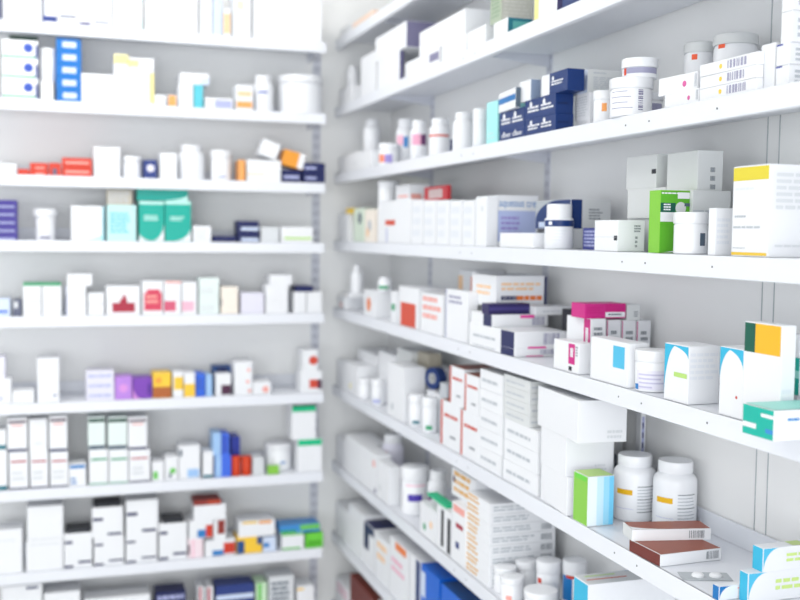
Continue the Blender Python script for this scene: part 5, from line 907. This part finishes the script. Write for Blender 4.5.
WORD = ['topmost', 'second', 'third', 'fourth', 'fifth', 'sixth', 'seventh', 'eighth', 'ninth']
UPR = (.69, 1.58, 2.47, 3.36)
LX0, LX1 = -2.2, .908
def shelf(side, i, hz):
    lab = f"white enamelled metal shelf, {WORD[i]} of the {side} rack"
    t = hz+LIP
    if side == 'right':
        x0, x1, y0, y1 = 1.0, XW-.002, -.2, YW-.003
        root = empty('metal_shelf', (x1, (y0+y1)/2, hz), 0, lab, 'shelf', 'right rack shelves')
        ox, oy = root.location.x, root.location.y
        a = MB(); a.bevbox(x0-ox, x1-ox, y0-oy, y1-oy, LIP-.004, LIP, M_SHELF, .001); a.build('shelf_board', root)
        a = MB(); a.bevbox(x0-ox-.002, x0-ox+.004, y0-oy, y1-oy, 0, LIP, M_SHELF, .0018)
        a.bevbox(x0-ox+.004, x0-ox+.014, y0-oy, y1-oy, 0, .003, M_SHELF, .001)
        for y in (1.42, 1.62, 1.70, 2.44, 2.52):
            a.box(x0-ox-.0024, x0-ox-.0018, y-oy-.0015, y-oy+.0015, .0165, .0195, M_HOLE)
        a.build('front_lip', root)
        a = MB(); a.bevbox(x1-ox-.006, x1-ox, y0-oy, y1-oy, LIP, LIP+.042, M_SHELF, .001); a.build('back_strip', root)
        for y in (.69, 2.47, 3.36):
            a = MB()
            k = a.mi(M_UP)
            yy = y-oy
            pr = [(x1-ox, LIP-.004), (x0-ox+.02, LIP-.004), (x0-ox+.02, LIP-.014), (x1-ox, LIP-.034)]
            n = len(a.v)
            a.v += [(p, yy-.0015, q) for p, q in pr]+[(p, yy+.0015, q) for p, q in pr]
            for f in ((0,1,2,3),(7,6,5,4),(0,4,5,1),(1,5,6,2),(2,6,7,3),(3,7,4,0)):
                a.f.append(tuple(n+j for j in f)); a.m.append(k)
            a.build('bracket', root)
    else:
        y0, y1 = 3.61, YW-.002
        root = empty('metal_shelf', ((LX0+LX1)/2, y1, hz), 0, lab, 'shelf', 'left rack shelves')
        ox, oy = root.location.x, root.location.y
        a = MB(); a.bevbox(LX0-ox, LX1-ox, y0-oy, y1-oy, LIP-.004, LIP, M_SHELF, .001); a.build('shelf_board', root)
        a = MB(); a.bevbox(LX0-ox, LX1-ox, y0-oy-.002, y0-oy+.004, 0, LIP, M_SHELF, .0018); a.build('front_lip', root)
        a = MB(); a.bevbox(LX0-ox, LX1-ox, y1-oy-.006, y1-oy, LIP, LIP+.042, M_SHELF, .001); a.build('back_strip', root)
        for x in (-1.5, -.3, .893):
            a = MB(); k = a.mi(M_UP); n = 0; xx = x-ox
            pr = [(y1-oy, LIP-.004), (y0-oy+.02, LIP-.004), (y0-oy+.02, LIP-.014), (y1-oy, LIP-.04)]
            a.v += [(xx-.0015, p, q) for p, q in pr]+[(xx+.0015, p, q) for p, q in pr]
            for f in ((3,2,1,0),(4,5,6,7),(1,5,4,0),(2,6,5,1),(3,7,6,2),(0,4,7,3)):
                a.f.append(f); a.m.append(k)
            a.build('bracket', root)
for i, z in enumerate(LEFT_HEIGHTS): shelf('left', i, z)
for i, z in enumerate(RIGHT_HEIGHTS): shelf('right', i, z)

# slotted uprights fixed to the walls, in the strip the shelves leave free
def upright(x, y, side, lab):
    a = MB(); s_ = MB(); z = .05
    if side == 'r':
        a.box(-.0018, 0, -.016, .016, .02, 3.05, M_UP)
        while z < 3.0:
            for dy in (-.007, .007): s_.box(-.0024, -.0016, dy-.0022, dy+.0022, z, z+.014, M_SLOT)
            z += .03
    else:
        a.box(-.016, .016, -.0018, 0, .02, 3.05, M_UP)
        while z < 3.0:
            for dx in (-.007, .007): s_.box(dx-.003, dx+.003, -.0024, -.0016, z, z+.022, M_SLOT)
            z += .036
    root = empty('slotted_upright', (x, y, 0), 0, lab, 'upright', 'slotted uprights on the walls')
    a.build('rail', root); o = s_.build('slot_row', root)
    return root
for y, l in zip(UPR[2:], ('slotted steel upright at the middle of right wall', 'slotted steel upright on right wall near the corner')):
    upright(XW, y, 'r', l)
upright(.928, YW, 'l', 'slotted steel upright on back wall beside the corner')
# panel joints of the right wall lining
for k, y in enumerate((1.55, 1.583)):
    a = MB(); a.box(XW-.0012, XW+.001, y-.001, y+.001, .02, 3.05, M_SEAM); o = a.build('trim_%d' % (k+1)); struct(o)

# ------------------------------------------------------------------ the goods
for n, (kind, x, y, z, w, d, h, rot, col, di, label, group, capcol, roll, flap) in enumerate(ITEMS):
    rnd = random.Random(n*7+1); dec = PRINTS[di]; z += .0006
    if kind == 'box': carton(x, y, z, w, d, h, rot, col, dec, label, group, roll, flap, rnd)
    elif kind == 'roll':
        root = empty('tape_roll', (x, y, z+w/2), math.radians(rot), label, 'tape', None)
        for nm, r0, r1, m in (('tape', w/2*.48, w/2, mat('navy')), ('core', w/2*.42, w/2*.475, mat('offwhite'))):
            a = MB(); k = a.mi(m); N = 40
            for j in range(N):
                t = 2*PI*j/N
                for r, yy in ((r0,-d/2),(r1,-d/2),(r1,d/2),(r0,d/2)): a.v.append((r*math.cos(t), yy, r*math.sin(t)))
            for j in range(N):
                j2 = (j+1) % N
                for q in range(4):
                    a.f.append((4*j+q, 4*j+(q+1)%4, 4*j2+(q+1)%4, 4*j2+q)); a.m.append(k)
            a.build(nm, root, True)
    elif kind == 'blister':
        root = empty('blister_strip', (x, y, z), math.radians(rot), label, 'blister pack', None)
        a = MB(); k = a.mi(mat('greywall')); a.bevbox(-w/2, w/2, -d/2, d/2, 0, .0012, mat('greywall'), .0005); a.build('foil_sheet', root)
        for j in range(2):
            b = MB(); b.lathe([(.011, .0012), (.0105, .004), (.008, .006), (.004, .0068), (.001, .007)], M_PLAST, 24, -w*.14+j*.03, 0)
            b.build('blister_pocket', root, True)
    else: bottle(kind, x, y, z, w, h, rot, col, dec, label, group, capcol, rnd)

# ------------------------------------------------------------------ light
def area(name, loc, sx, sy, power, rot=(0, 0, 0), col=(1, 1, 1)):
    l = bpy.data.lights.new(name, 'AREA'); l.shape = 'RECTANGLE'; l.size = sx; l.size_y = sy; l.energy = power; l.color = col
    o = bpy.data.objects.new(name, l); C.objects.link(o); o.location = loc; o.rotation_euler = rot; return o
CEILING_FILLS = [(-.2, 2.9, 1.2, .5, 24), (-.5, 1.2, 1.2, .6, 4), (-.6, -.6, 1.2, .6, 4), (-2.2, 1.2, .6, 1.2, 4)]  # unseen lights added for general brightness, the strongest lifting the upper left rack
for (x, y, sx, sy, p) in CEILING_FILLS:
    o = area('added_ceiling_light', (x, y, 3.06), sx, sy, p, (0, 0, 0), (1, .99, .97))
    tag(o, 'unseen rectangular light added at the ceiling to brighten the aisle', 'ceiling light', 'added ceiling lights over the aisle')
# added fill lights behind and beside the viewer, brightening the shelf recesses
FILL_LIGHTS = [(-1.1, -2.5, 1.55, 4.0, 1.7, 165, (PI/2, 0, 0)), (-3.1, .9, 1.55, 4.0, 1.5, 34, (PI/2, 0, -PI/2))]
for (x, y, z, sx, sy, p, r) in FILL_LIGHTS:
    o = area('added_fill_light', (x, y, z), sx, sy, p, r, (.96, .98, 1))
    tag(o, 'broad unseen area light added to fill the shelves', 'added light', 'added fill lights')
W = bpy.data.worlds.new('shop_daylight'); bpy.context.scene.world = W; W.use_nodes = True
W.node_tree.nodes['Background'].inputs[0].default_value = (.93, .965, 1, 1)
W.node_tree.nodes['Background'].inputs[1].default_value = .75

# ------------------------------------------------------------------ camera
R_, U_, B_ = [[0.949496, -0.313532, 0.012445], [0.008087, 0.064102, 0.997911], [-0.313675, -0.947411, 0.0634]]
cam = bpy.data.cameras.new('camera'); co = bpy.data.objects.new('camera', cam); C.objects.link(co)
cam.sensor_width = 36; cam.lens = 1033.4*36/800; cam.clip_start = .05
co.matrix_world = Matrix(((R_[0], U_[0], B_[0], 0), (R_[1], U_[1], B_[1], 0), (R_[2], U_[2], B_[2], 1.75), (0, 0, 0, 1)))
cam.dof.use_dof = True; cam.dof.focus_distance = 1.8; cam.dof.aperture_fstop = 46.5/1000/.017
S = bpy.context.scene; S.camera = co
S.view_settings.view_transform = 'Standard'; S.view_settings.look = 'None'; S.view_settings.gamma = 1
S.view_settings.exposure = -0.42; S.view_settings.use_curve_mapping = False
